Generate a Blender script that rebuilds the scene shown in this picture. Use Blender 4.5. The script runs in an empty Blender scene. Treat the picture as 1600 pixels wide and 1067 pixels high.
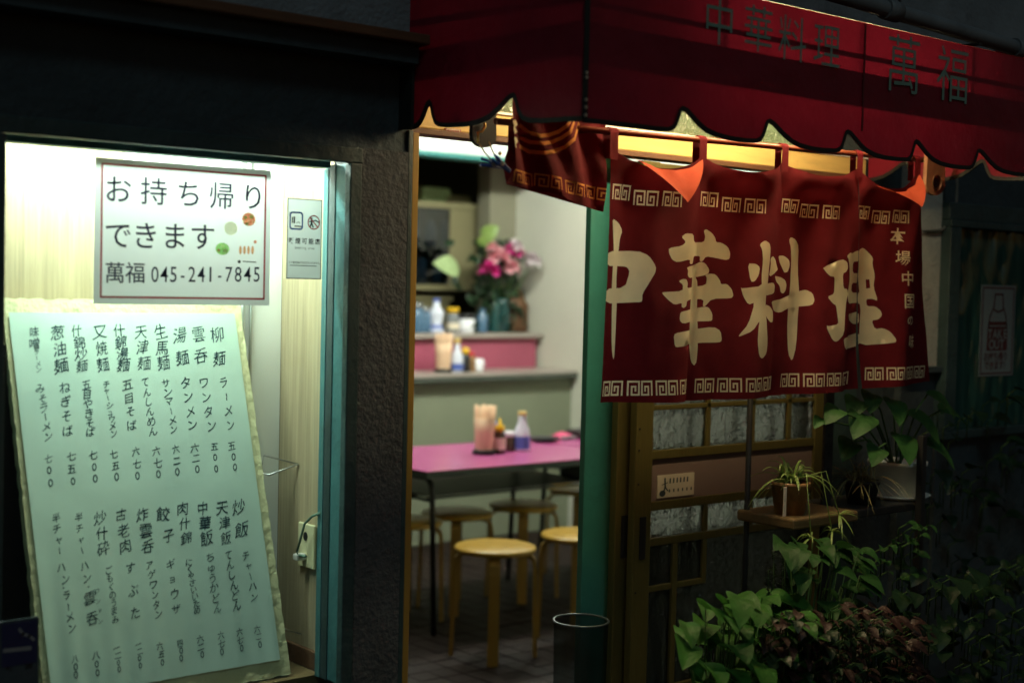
import bpy, bmesh, math, random
import numpy as np
from mathutils import Vector, Matrix, noise as mnoise
from mathutils.geometry import delaunay_2d_cdt
random.seed(7)
scn = bpy.context.scene
COL = scn.collection
R = math.radians

# ------------------------------------------------------------------ camera
EYE = Vector((0, 0, 1.52)); YAW = R(40); PIT = R(-2.36); ROLL = 0.024; FPX = 50 / 36 * 1600
FW = Vector((math.sin(YAW) * math.cos(PIT), math.cos(YAW) * math.cos(PIT), math.sin(PIT)))
_rt = Vector((math.cos(YAW), -math.sin(YAW), 0)); _up = _rt.cross(FW)
RT = _rt * math.cos(ROLL) + _up * math.sin(ROLL); UP = _up * math.cos(ROLL) - _rt * math.sin(ROLL)
cd = bpy.data.cameras.new('camera'); cam = bpy.data.objects.new('camera', cd); COL.objects.link(cam)
cam.matrix_world = Matrix(((RT.x, UP.x, -FW.x, EYE.x), (RT.y, UP.y, -FW.y, EYE.y), (RT.z, UP.z, -FW.z, EYE.z), (0, 0, 0, 1)))
cd.lens = 50; cd.sensor_width = 36; cd.clip_end = 500; cd.clip_start = 0.05
cd.dof.use_dof = True; cd.dof.focus_distance = 3.68; cd.dof.aperture_fstop = 1.9; cd.dof.aperture_blades = 0
scn.camera = cam

def ray(px, py):
    return FW + RT * ((px - 800) / FPX) + UP * ((533.5 - py) / FPX)
def at(px, py, X=None, Y=None, Z=None):
    """the point of the place that stands at one spot of the photograph, on a known wall, floor or table plane"""
    d = ray(px, py)
    t = (X - EYE.x) / d.x if X is not None else (Y - EYE.y) / d.y if Y is not None else (Z - EYE.z) / d.z
    return EYE + d * t

# ------------------------------------------------------------------ world, faint street light, exposure
w = bpy.data.worlds.new('World'); scn.world = w; w.use_nodes = True
nt = w.node_tree; bg = nt.nodes['Background']
sky = nt.nodes.new('ShaderNodeTexSky'); sky.sky_type = 'NISHITA'; sky.sun_disc = False
sky.sun_elevation = R(-1.2); sky.sun_rotation = R(200)
nt.links.new(sky.outputs[0], bg.inputs[0]); bg.inputs[1].default_value = 0.15
sd = bpy.data.lights.new('street_glow', 'SUN'); sun = bpy.data.objects.new('street_glow', sd); COL.objects.link(sun)
sd.energy = 0.2; sd.angle = R(12); sd.color = (0.66, 0.97, 1.0)
sun.rotation_euler = Vector((0.35, 0.62, -0.70)).to_track_quat('-Z', 'Y').to_euler()
scn.view_settings.view_transform = 'Standard'; scn.view_settings.look = 'None'
scn.view_settings.exposure = 0; scn.view_settings.gamma = 1; scn.view_settings.use_curve_mapping = False
scn.cycles.use_denoising = True
scn.cycles.max_bounces = 10; scn.cycles.transparent_max_bounces = 16; scn.cycles.sample_clamp_indirect = 6
scn.cycles.caustics_reflective = False; scn.cycles.caustics_refractive = False

DISPLAY_L = 222; ROOM_L = 295; AWN_L = 180

# ------------------------------------------------------------------ materials
MATS = {}
def mat(name, col, rough=0.6, var=0.15, scale=8.0, bump=0.0, bscale=60.0, metal=0.0, spec=0.4, trans=0.0, stretch=(1, 1, 1), coat=0.0, grime=0.0):
    m = bpy.data.materials.new(name); m.use_nodes = True; n = m.node_tree; L = n.links
    p = n.nodes['Principled BSDF']; out = n.nodes['Material Output']
    tc = n.nodes.new('ShaderNodeTexCoord'); mp = n.nodes.new('ShaderNodeMapping'); mp.inputs['Scale'].default_value = stretch
    L.new(tc.outputs['Object'], mp.inputs[0])
    nz = n.nodes.new('ShaderNodeTexNoise'); nz.inputs['Scale'].default_value = scale; nz.inputs['Detail'].default_value = 6; nz.inputs['Roughness'].default_value = 0.65
    L.new(mp.outputs[0], nz.inputs['Vector'])
    rp = n.nodes.new('ShaderNodeValToRGB')
    rp.color_ramp.elements[0].position = 0.25; rp.color_ramp.elements[1].position = 0.75
    rp.color_ramp.elements[0].color = tuple(c * (1 - var) for c in col) + (1,)
    rp.color_ramp.elements[1].color = tuple(min(1, c * (1 + var)) for c in col) + (1,)
    L.new(nz.outputs['Fac'], rp.inputs[0]); cs = rp.outputs[0]
    if grime:
        g = n.nodes.new('ShaderNodeTexNoise'); g.inputs['Scale'].default_value = 5; g.inputs['Detail'].default_value = 8; g.inputs['Roughness'].default_value = 0.75
        L.new(tc.outputs['Object'], g.inputs['Vector'])
        gr = n.nodes.new('ShaderNodeValToRGB'); gr.color_ramp.elements[0].position = 0.56; gr.color_ramp.elements[1].position = 0.72
        gr.color_ramp.elements[0].color = (0, 0, 0, 1); gr.color_ramp.elements[1].color = (grime, grime, grime, 1)
        L.new(g.outputs['Fac'], gr.inputs[0])
        mx = n.nodes.new('ShaderNodeMixRGB'); mx.inputs[2].default_value = tuple(c * 0.25 for c in col) + (1,)
        L.new(gr.outputs[0], mx.inputs[0]); L.new(cs, mx.inputs[1]); cs = mx.outputs[0]
    L.new(cs, p.inputs['Base Color'])
    p.inputs['Roughness'].default_value = rough; p.inputs['Metallic'].default_value = metal
    p.inputs['Specular IOR Level'].default_value = spec; p.inputs['Coat Weight'].default_value = coat
    if bump:
        b = n.nodes.new('ShaderNodeTexNoise'); b.inputs['Scale'].default_value = bscale; b.inputs['Detail'].default_value = 5
        L.new(mp.outputs[0], b.inputs['Vector'])
        bn = n.nodes.new('ShaderNodeBump'); bn.inputs['Strength'].default_value = min(1, bump); bn.inputs['Distance'].default_value = 0.01
        L.new(b.outputs['Fac'], bn.inputs['Height']); L.new(bn.outputs[0], p.inputs['Normal'])
    if trans:
        t = n.nodes.new('ShaderNodeBsdfTranslucent'); L.new(cs, t.inputs[0])
        ms = n.nodes.new('ShaderNodeMixShader'); ms.inputs[0].default_value = trans
        L.new(p.outputs[0], ms.inputs[1]); L.new(t.outputs[0], ms.inputs[2]); L.new(ms.outputs[0], out.inputs[0])
    MATS[name] = m
    return m
def emit(name, col, s):
    m = bpy.data.materials.new(name); m.use_nodes = True; n = m.node_tree
    e = n.nodes.new('ShaderNodeEmission'); e.inputs[0].default_value = col + (1,); e.inputs[1].default_value = s
    n.links.new(e.outputs[0], n.nodes['Material Output'].inputs[0]); return m
def pane(name, tint=(0.95, 1, 0.98), gloss=0.06, rough=0.02):
    m = bpy.data.materials.new(name); m.use_nodes = True; n = m.node_tree
    t = n.nodes.new('ShaderNodeBsdfTransparent'); t.inputs[0].default_value = tint + (1,)
    g = n.nodes.new('ShaderNodeBsdfGlossy'); g.inputs['Roughness'].default_value = rough
    x = n.nodes.new('ShaderNodeMixShader'); x.inputs[0].default_value = gloss
    n.links.new(t.outputs[0], x.inputs[1]); n.links.new(g.outputs[0], x.inputs[2]); n.links.new(x.outputs[0], n.nodes['Material Output'].inputs[0]); return m
def relief_glass(name, col, scale, transl=0.6, rough=0.18, clear=0.15, dist=0.012, stretch=(1, 1, 1), painted_glow=False):
    """cast glass with a hammered relief: scatters what is behind it and glints on its ripples"""
    m = bpy.data.materials.new(name); m.use_nodes = True; n = m.node_tree; L = n.links
    tc = n.nodes.new('ShaderNodeTexCoord'); mp = n.nodes.new('ShaderNodeMapping'); mp.inputs['Scale'].default_value = stretch
    nz = n.nodes.new('ShaderNodeTexNoise'); nz.inputs['Scale'].default_value = scale * 0.6; nz.inputs['Detail'].default_value = 2
    mxv = n.nodes.new('ShaderNodeMixRGB'); mxv.inputs[0].default_value = 0.035
    L.new(tc.outputs['Object'], mp.inputs[0]); L.new(mp.outputs[0], nz.inputs['Vector'])
    L.new(mp.outputs[0], mxv.inputs[1]); L.new(nz.outputs['Color'], mxv.inputs[2])
    v = n.nodes.new('ShaderNodeTexVoronoi'); v.feature = 'SMOOTH_F1'; v.inputs['Scale'].default_value = scale
    L.new(mxv.outputs[0], v.inputs['Vector'])
    b = n.nodes.new('ShaderNodeBump'); b.inputs['Strength'].default_value = 1; b.inputs['Distance'].default_value = dist
    L.new(v.outputs['Distance'], b.inputs['Height'])
    t = n.nodes.new('ShaderNodeBsdfDiffuse' if painted_glow else 'ShaderNodeBsdfTranslucent'); t.inputs[0].default_value = col + (1,); L.new(b.outputs[0], t.inputs['Normal'])
    g = n.nodes.new('ShaderNodeBsdfGlossy'); g.inputs['Roughness'].default_value = rough; L.new(b.outputs[0], g.inputs['Normal'])
    c = n.nodes.new('ShaderNodeBsdfRefraction'); c.inputs['IOR'].default_value = 1.4; c.inputs['Roughness'].default_value = 0.06
    c.inputs[0].default_value = col + (1,); L.new(b.outputs[0], c.inputs['Normal'])
    m1 = n.nodes.new('ShaderNodeMixShader'); m1.inputs[0].default_value = transl
    L.new(c.outputs[0], m1.inputs[1]); L.new(t.outputs[0], m1.inputs[2])
    m2 = n.nodes.new('ShaderNodeMixShader'); m2.inputs[0].default_value = clear
    L.new(m1.outputs[0], m2.inputs[1]); L.new(g.outputs[0], m2.inputs[2]); L.new(m2.outputs[0], n.nodes['Material Output'].inputs[0]); return m

mat('stucco', (0.055, 0.062, 0.067), 0.9, 0.3, 12, 0.6, 75, grime=0.5)
mat('dark_wall', (0.03, 0.045, 0.052), 0.85, 0.35, 5, 0.6, 40, grime=0.5)
mat('blue_wall', (0.16, 0.19, 0.21), 0.85, 0.25, 6, 0.5, 90, grime=0.7)
mat('brown_wood', (0.10, 0.045, 0.02), 0.6, 0.35, 6, 0.2, 40, stretch=(1, 8, 8))
mat('frame_teal', (0.045, 0.145, 0.155), 0.45, 0.2, 7, 0.25, 50, grime=0.8)
mat('frame_dark', (0.025, 0.05, 0.052), 0.5, 0.3, 9, 0.3, 50, grime=0.6)
mat('green_paint', (0.028, 0.165, 0.145), 0.45, 0.2, 4, 0.15, 30, grime=0.5)
mat('grey_stucco', (0.42, 0.42, 0.36), 0.9, 0.15, 30, 0.7, 120, grime=0.5)
mat('pale_veneer', (0.42, 0.345, 0.22), 0.45, 0.32, 3.2, 0.08, 30, stretch=(34, 34, 0.9))
mat('white_lacquer', (0.82, 0.83, 0.80), 0.35, 0.04, 3)
mat('steel', (0.55, 0.56, 0.57), 0.3, 0.05, 20, metal=1.0)
mat('bronze_alu', (0.13, 0.11, 0.035), 0.38, 0.2, 20, metal=0.45, stretch=(8, 8, 0.5), spec=0.5)
mat('black', (0.012, 0.012, 0.013), 0.5, 0.3, 10)
mat('yellow_board', (0.62, 0.44, 0.15), 0.55, 0.2, 5, 0.1, 60, stretch=(1, 6, 9), grime=0.45)
mat('pink_panel', (0.17, 0.12, 0.105), 0.5, 0.1, 3)
mat('room_wall', (0.62, 0.62, 0.53), 0.75, 0.05, 1.6, 0.15, 20, grime=0.06)
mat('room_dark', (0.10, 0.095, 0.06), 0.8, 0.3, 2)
mat('pier_shaded', (0.22, 0.21, 0.15), 0.8, 0.15, 2)  # wall colour darkened: the pier's shading is put into its tone
mat('ceiling_white', (0.6, 0.6, 0.55), 0.8, 0.05, 2)
mat('soffit_white', (0.52, 0.54, 0.51), 0.6, 0.04, 3)
mat('teal_trim', (0.02, 0.16, 0.15), 0.5, 0.1, 8)
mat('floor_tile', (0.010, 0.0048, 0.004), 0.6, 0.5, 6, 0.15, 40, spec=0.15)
mat('asphalt', (0.05, 0.05, 0.05), 0.9, 0.3, 14, 0.7, 150)
mat('counter_front', (0.22, 0.245, 0.17), 0.6, 0.07, 4)
mat('counter_top', (0.34, 0.30, 0.27), 0.3, 0.12, 6)
mat('counter_edge', (0.06, 0.075, 0.06), 0.4, 0.2, 6)
mat('riser_pink', (0.37, 0.085, 0.14), 0.4, 0.1, 3)
mat('table_pink', (0.46, 0.10, 0.27), 0.2, 0.08, 30, spec=0.5)
mat('table_edge', (0.03, 0.05, 0.045), 0.35, 0.2, 10)
mat('black_tube', (0.012, 0.013, 0.013), 0.35, 0.2, 10)
mat('stool_yellow', (0.40, 0.24, 0.03), 0.33, 0.18, 4, 0.05, 40, spec=0.5, stretch=(6, 1, 1))
mat('stool_leg', (0.28, 0.17, 0.035), 0.4, 0.2, 5, stretch=(1, 1, 0.3))
mat('red_cloth', (0.13, 0.010, 0.014), 0.85, 0.10, 40, 0.35, 900, trans=0.25, spec=0.1)
mat('red_lamplit', (0.33, 0.055, 0.025), 0.85, 0.10, 40, 0.35, 900, trans=0.25, spec=0.1)  # paler, more orange copy of the red cloth: lamp glow put into colour
mat('cream_print', (0.88, 0.80, 0.53), 0.85, 0.08, 14, 0.25, 900, trans=0.45, spec=0.1)
mat('ochre_print', (0.62, 0.26, 0.06), 0.85, 0.1, 30, trans=0.3, spec=0.1)
mat('awning_cloth', (0.18, 0.007, 0.022), 0.42, 0.25, 5, 0.6, 14, grime=0.4, trans=0.055, spec=0.25)
mat('awning_roof', (0.10, 0.008, 0.012), 0.6, 0.2, 9, 0.25, 35)
mat('awning_trim', (0.010, 0.014, 0.013), 0.6, 0.2, 20)
mat('awning_letter', (0.16, 0.27, 0.22), 0.6, 0.15, 40)
mat('paper_sign', (0.80, 0.84, 0.88), 0.6, 0.02, 20, trans=0.26)
mat('paper_edge', (0.55, 0.58, 0.60), 0.35, 0.03, 20, trans=0.3)
mat('notice_grey', (0.60, 0.64, 0.66), 0.4, 0.02, 20, trans=0.3)
mat('ink_navy', (0.010, 0.014, 0.06), 0.6, 0.1, 60)
mat('ink_black', (0.012, 0.014, 0.02), 0.6, 0.1, 60)
mat('ink_brush', (0.016, 0.045, 0.06), 0.6, 0.3, 60)
mat('ink_red', (0.34, 0.05, 0.06), 0.6, 0.1, 40, trans=0.75)
mat('ink_blue', (0.02, 0.09, 0.42), 0.6, 0.1, 40)
mat('menu_paper', (0.60, 0.78, 0.68), 0.35, 0.04, 6, 0.05, 30)
mat('foam_board', (0.72, 0.70, 0.42), 0.75, 0.08, 14, 0.5, 45, grime=0.12)
mat('food_green', (0.36, 0.62, 0.22), 0.6, 0.5, 160, trans=0.75); mat('food_red', (0.8, 0.28, 0.16), 0.6, 0.5, 160, trans=0.75)
mat('food_cream', (0.86, 0.86, 0.66), 0.6, 0.1, 100, trans=0.75); mat('food_brown', (0.75, 0.40, 0.2), 0.6, 0.3, 120, trans=0.75)
mat('outlet_ivory', (0.66, 0.64, 0.40), 0.4, 0.04, 10); mat('cord_green', (0.10, 0.20, 0.15), 0.5, 0.1, 10)
mat('plug_grey', (0.5, 0.5, 0.47), 0.4, 0.05, 10)
mat('rod_brown', (0.17, 0.045, 0.02), 0.35, 0.2, 12)
mat('bracket_wood', (0.30, 0.15, 0.075), 0.6, 0.3, 10, 0.2, 40)
mat('bracket_black', (0.006, 0.005, 0.004), 0.5, 0.3, 10)
mat('peg_blue', (0.03, 0.07, 0.30), 0.4, 0.1, 10); mat('string_brown', (0.22, 0.13, 0.05), 0.8, 0.2, 50)
mat('pipe_grey', (0.13, 0.15, 0.16), 0.5, 0.25, 8, 0.15, 30, grime=0.4)
mat('cable_black', (0.02, 0.022, 0.02), 0.5, 0.2, 10); mat('cable_grey', (0.16, 0.16, 0.13), 0.5, 0.2, 10)
mat('poster_blue', (0.15, 0.19, 0.20), 0.5, 0.04, 10); mat('poster_red', (0.07, 0.017, 0.02), 0.5, 0.1, 10)
mat('mesh_grey', (0.10, 0.13, 0.13), 0.4, 0.1, 10, metal=0.5); mat('rim_grey', (0.12, 0.15, 0.15), 0.35, 0.1, 10, metal=0.6)
mat('chopstick', (0.72, 0.50, 0.33), 0.6, 0.15, 30, stretch=(4, 4, 0.3)); mat('cup_cream', (0.78, 0.72, 0.55), 0.5, 0.05, 10)
mat('porcelain', (0.66, 0.70, 0.82), 0.25, 0.06, 30, spec=0.5); mat('blue_glaze', (0.08, 0.13, 0.42), 0.3, 0.4, 60)
mat('yellow_plastic', (0.75, 0.46, 0.02), 0.4, 0.08, 10); mat('sauce_brown', (0.05, 0.022, 0.012), 0.2, 0.2, 10, spec=0.6)
mat('label_cream', (0.72, 0.64, 0.50), 0.6, 0.15, 60); mat('jar_grey', (0.20, 0.21, 0.22), 0.25, 0.2, 10, spec=0.6)
mat('white_plastic', (0.74, 0.75, 0.80), 0.4, 0.03, 10); mat('lilac_plastic', (0.35, 0.30, 0.6), 0.4, 0.05, 10)
mat('packet_pink', (0.55, 0.06, 0.16), 0.4, 0.4, 60); mat('cap_red', (0.5, 0.03, 0.03), 0.4, 0.1, 10)
mat('glass_teal', (0.012, 0.06, 0.06), 0.12, 0.2, 10, spec=0.7); mat('jar_blue', (0.06, 0.13, 0.22), 0.25, 0.3, 30, spec=0.6)
mat('carved_wood', (0.10, 0.045, 0.018), 0.5, 0.5, 20, 0.8, 40)
mat('cabinet_cream', (0.21, 0.19, 0.10), 0.6, 0.06, 6); mat('cabinet_dark', (0.05, 0.065, 0.075), 0.15, 0.3, 10, spec=0.6)
mat('petal_pink', (0.90, 0.50, 0.56), 0.6, 0.15, 30, trans=0.3); mat('petal_magenta', (0.70, 0.05, 0.32), 0.6, 0.25, 30, trans=0.3); mat('petal_white', (0.80, 0.72, 0.76), 0.6, 0.08, 30, trans=0.3)
mat('stem_green', (0.05, 0.12, 0.03), 0.6, 0.25, 20)
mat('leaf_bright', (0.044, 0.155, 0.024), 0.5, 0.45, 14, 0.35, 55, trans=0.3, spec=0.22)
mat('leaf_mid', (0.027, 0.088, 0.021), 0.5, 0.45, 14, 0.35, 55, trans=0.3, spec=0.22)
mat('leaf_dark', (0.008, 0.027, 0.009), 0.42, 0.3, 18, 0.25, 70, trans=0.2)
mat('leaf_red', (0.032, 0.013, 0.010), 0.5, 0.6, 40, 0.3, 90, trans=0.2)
mat('leaf_pale', (0.34, 0.46, 0.22), 0.45, 0.5, 60, 0.1, 60, trans=0.25)
mat('leaf_strap', (0.20, 0.30, 0.08), 0.4, 0.35, 30, trans=0.25)
mat('dry_grass', (0.22, 0.19, 0.08), 0.7, 0.4, 30, trans=0.2)
mat('pot_brown', (0.24, 0.13, 0.05), 0.5, 0.5, 25, 0.5, 30); mat('pot_white', (0.62, 0.66, 0.62), 0.5, 0.1, 12, grime=0.3)
mat('pot_clay', (0.22, 0.09, 0.05), 0.7, 0.2, 12); mat('soil', (0.03, 0.02, 0.015), 0.95, 0.4, 40, 0.8, 60)
mat('shelf_wood', (0.13, 0.085, 0.035), 0.6, 0.3, 8, 0.2, 40, stretch=(1, 6, 6)); mat('stand_black', (0.02, 0.02, 0.02), 0.5, 0.3, 10)
mat('sticker', (0.55, 0.50, 0.38), 0.5, 0.08, 30)
mat('brass', (0.7, 0.5, 0.15), 0.3, 0.1, 10, metal=1.0)
MATS['window_clear'] = pane('window_clear')
MATS['cabinet_glass'] = pane('cabinet_glass', (0.28, 0.36, 0.40), 0.12)
MATS['bin_mesh'] = pane('bin_mesh', (0.42, 0.47, 0.47), 0.06, 0.35)
MATS['door_glass'] = relief_glass('door_glass', (0.88, 0.90, 0.87), 66, 0.30, 0.16, 0.06, 0.0095)
MATS['rear_frost'] = relief_glass('rear_frost', (0.66, 0.67, 0.64), 62, 0.75, 0.2, 0.06, 0.006)
MATS['door_glass_dark'] = relief_glass('door_glass_dark', (0.24, 0.25, 0.23), 62, 0.3, 0.15, 0.06, 0.014)
MATS['transom_frost'] = relief_glass('transom_frost', (0.80, 0.84, 0.55), 90, 0.75, 0.2, 0.1, 0.008)
MATS['wavy_glass'] = relief_glass('wavy_glass', (0.02, 0.065, 0.055), 20, 1.0, 0.10, 0.10, 0.02, (1, 1, 0.35), painted_glow=True)  # teal diffuse colour stands in for dim room light behind the pane
MATS['tube_white'] = emit('tube_white', (0.88, 1.0, 0.86), DISPLAY_L)
MATS['tube_room'] = emit('tube_room', (0.95, 1.0, 0.86), ROOM_L)
MATS['tube_warm'] = emit('tube_warm', (1.0, 0.78, 0.42), AWN_L)

# ------------------------------------------------------------------ mesh helpers
def world_loc(o):
    v = Vector((0, 0, 0))
    while o is not None:
        v += o.location; o = o.parent
    return v
class MB:
    def __init__(s): s.bm = bmesh.new()
    def box(s, x0, x1, y0, y1, z0, z1, bev=0.0, mi=0):
        vs = [s.bm.verts.new((x, y, z)) for x in (x0, x1) for y in (y0, y1) for z in (z0, z1)]
        fs = [s.bm.faces.new([vs[i] for i in q]) for q in ((0, 1, 3, 2), (4, 6, 7, 5), (0, 4, 5, 1), (2, 3, 7, 6), (0, 2, 6, 4), (1, 5, 7, 3))]
        for f in fs: f.material_index = mi
        if bev:
            es = list({e for f in fs for e in f.edges})
            bmesh.ops.bevel(s.bm, geom=es, offset=bev, segments=2, profile=0.5, affect='EDGES')
        return s
    def prism(s, pts, fn, d0, d1, mi=0):
        """polygon pts (u,v) swept from depth d0 to d1; fn(u,v,d)->xyz"""
        a = [s.bm.verts.new(fn(u, v, d0)) for u, v in pts]; b = [s.bm.verts.new(fn(u, v, d1)) for u, v in pts]
        n = len(pts); f = [s.bm.faces.new(a), s.bm.faces.new(b[::-1])]
        for i in range(n): f.append(s.bm.faces.new((a[i], b[i], b[(i + 1) % n], a[(i + 1) % n])))
        for q in f: q.material_index = mi
        return s
    def sheet(s, pts, mi=0):
        f = s.bm.faces.new([s.bm.verts.new(p) for p in pts]); f.material_index = mi; return s
    def tube(s, pts, r, n=8, mi=0, cap=True):
        pts = [Vector(p) for p in pts]; rings = []; rs = r if isinstance(r, (list, tuple)) else [r] * len(pts)
        ref = None
        for i, p in enumerate(pts):
            t = (pts[min(i + 1, len(pts) - 1)] - pts[max(i - 1, 0)]).normalized()
            if ref is None: ref = Vector((0, 0, 1)) if abs(t.z) < 0.9 else Vector((1, 0, 0))
            a = t.cross(ref)
            if a.length < 1e-4: a = t.cross(Vector((0, 1, 0.1)))
            a.normalize(); b = t.cross(a).normalized(); ref = a.cross(t) if False else ref
            rings.append([s.bm.verts.new(p + (a * math.cos(k * 2 * math.pi / n) + b * math.sin(k * 2 * math.pi / n)) * rs[i]) for k in range(n)])
        for i in range(len(rings) - 1):
            for k in range(n):
                f = s.bm.faces.new((rings[i][k], rings[i][(k + 1) % n], rings[i + 1][(k + 1) % n], rings[i + 1][k])); f.smooth = True; f.material_index = mi
        if cap:
            s.bm.faces.new(rings[0][::-1]).material_index = mi; s.bm.faces.new(rings[-1]).material_index = mi
        return s
    def lathe(s, prof, c, n=24, mi=0, smooth=True):
        rings = []
        for r, z in prof:
            if r < 1e-5: rings.append([s.bm.verts.new((c[0], c[1], c[2] + z))])
            else: rings.append([s.bm.verts.new((c[0] + r * math.cos(k * 2 * math.pi / n), c[1] + r * math.sin(k * 2 * math.pi / n), c[2] + z)) for k in range(n)])
        for a, b in zip(rings, rings[1:]):
            for k in range(n):
                k2 = (k + 1) % n
                if len(a) == 1 and len(b) == 1: continue
                v = (a[0], b[k], b[k2]) if len(a) == 1 else (a[k], b[0], a[k2]) if len(b) == 1 else (a[k], b[k], b[k2], a[k2])
                f = s.bm.faces.new(v); f.smooth = smooth; f.material_index = mi
        return s
    def grid(s, nu, nv, fn, mi=0):
        g = [[s.bm.verts.new(fn(i / nu, j / nv)) for j in range(nv + 1)] for i in range(nu + 1)]
        for i in range(nu):
            for j in range(nv):
                f = s.bm.faces.new((g[i][j], g[i + 1][j], g[i + 1][j + 1], g[i][j + 1])); f.smooth = True; f.material_index = mi
        return s
    def build(s, name, mats, parent=None, fix=True):
        if fix: bmesh.ops.recalc_face_normals(s.bm, faces=s.bm.faces)
        me = bpy.data.meshes.new(name)
        if parent is not None: bmesh.ops.translate(s.bm, verts=s.bm.verts, vec=-world_loc(parent))
        s.bm.to_mesh(me); s.bm.free()
        for m in (mats if isinstance(mats, (list, tuple)) else [mats]): me.materials.append(MATS[m])
        o = bpy.data.objects.new(name, me); COL.objects.link(o)
        if parent is not None: o.parent = parent
        return o
def thing(name, label, cat, loc=(0, 0, 0), group=None):
    o = bpy.data.objects.new(name, None); COL.objects.link(o); o.location = loc; o.empty_display_size = 0.05
    o['label'] = label; o['category'] = cat
    if group: o['group'] = group
    return o
def tag(o, label, cat, group=None):
    o['label'] = label; o['category'] = cat
    if group: o['group'] = group
    return o
def struct(o): o['kind'] = 'structure'; return o
def recentre(o):
    """move a one-mesh thing's origin to the middle of its base"""
    vs = [v.co for v in o.data.vertices]
    c = Vector(((min(v.x for v in vs) + max(v.x for v in vs)) / 2, (min(v.y for v in vs) + max(v.y for v in vs)) / 2, min(v.z for v in vs)))
    for v in o.data.vertices: v.co -= c
    o.location = c; return o
def dup(root, loc, label):
    r = root.copy(); COL.objects.link(r); r.location = loc; r['label'] = label
    for ch in list(root.children):
        c = ch.copy(); COL.objects.link(c); c.parent = r
        for g in ch.children:
            d = g.copy(); COL.objects.link(d); d.parent = c
    return r

# glyphs of the built-in font (with its built-in Japanese fallback) as flat meshes, 1 em high, centred on the em box
_cu = bpy.data.curves.new('glyphs', 'FONT'); _to = bpy.data.objects.new('glyphs', _cu); COL.objects.link(_to); _cu.resolution_u = 3
GC = {}
def glyph(ch, weight=0.0):
    k = (ch, weight)
    if k not in GC:
        _cu.body = ch; _cu.offset = weight
        dg = bpy.context.evaluated_depsgraph_get(); dg.update()
        me = bpy.data.meshes.new_from_object(_to.evaluated_get(dg))
        vs = [(v.co.x, v.co.y) for v in me.vertices]; fs = [tuple(p.vertices) for p in me.polygons]
        ec = {}
        for f in fs:
            for i in range(len(f)):
                e = tuple(sorted((f[i], f[(i + 1) % len(f)]))); ec[e] = ec.get(e, 0) + 1
        bpy.data.meshes.remove(me)
        xs = [v[0] for v in vs] or [0]
        cjk = ord(ch) > 0x2000
        cx = 0.5 if cjk else (min(xs) + max(xs)) / 2; cy = 0.38 if cjk else 0.35
        GC[k] = ([(x - cx, y - cy) for x, y in vs], fs, [e for e, c in ec.items() if c == 1])
    return GC[k]
def put_glyph(mb, ch, fn, cx, cy, size, rot=0.0, weight=0.0, sx=1.0, shear=0.0, mi=0, warp=0.0, tilt=0.0):
    """fn(u,v) -> xyz on the paper; glyph centred on (cx,cy)"""
    vs, fs, _ = glyph(ch, weight)
    c, s = math.cos(rot), math.sin(rot)
    bv = []
    sd_ = (cx * 131 + cy * 57) % 97
    for x, y in vs:
        if warp:
            x, y = x + warp * mnoise.noise(Vector((x * 2.2, y * 2.2, sd_))), y + warp * mnoise.noise(Vector((x * 2.2, y * 2.2, sd_ + 40))) + tilt * x
        x = x * sx + y * shear
        bv.append(mb.bm.verts.new(fn(cx + (x * c - y * s) * size, cy + (x * s + y * c) * size)))
    for f in fs:
        try: mb.bm.faces.new([bv[i] for i in f]).material_index = mi
        except ValueError: pass

# ------------------------------------------------------------------ cloth with dyed-through figures
def chaikin(p, it=1):
    for _ in range(it):
        q = []
        for i in range(len(p)):
            a, b = p[i], p[(i + 1) % len(p)]
            q += [(a[0] * .8 + b[0] * .2, a[1] * .8 + b[1] * .2), (a[0] * .2 + b[0] * .8, a[1] * .2 + b[1] * .8)]
        p = q
    return p
def in_poly(px, py, poly):
    x = poly[:, 0]; y = poly[:, 1]; x2 = np.roll(x, -1); y2 = np.roll(y, -1)
    c = (y > py) != (y2 > py)
    if not c.any(): return False
    xi = x[c] + (py - y[c]) * (x2[c] - x[c]) / (y2[c] - y[c])
    return bool((px < xi).sum() % 2)
def stroke(pts, wd):
    """polyline -> list of quads"""
    out = []
    for (a, b) in zip(pts, pts[1:]):
        a = Vector(a); b = Vector(b); t = (b - a)
        if t.length < 1e-6: continue
        t.normalize(); n = Vector((-t.y, t.x)) * wd / 2; t = t * wd / 2
        out.append([tuple(a - t + n), tuple(b + t + n), tuple(b + t - n), tuple(a - t - n)])
    return out
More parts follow.
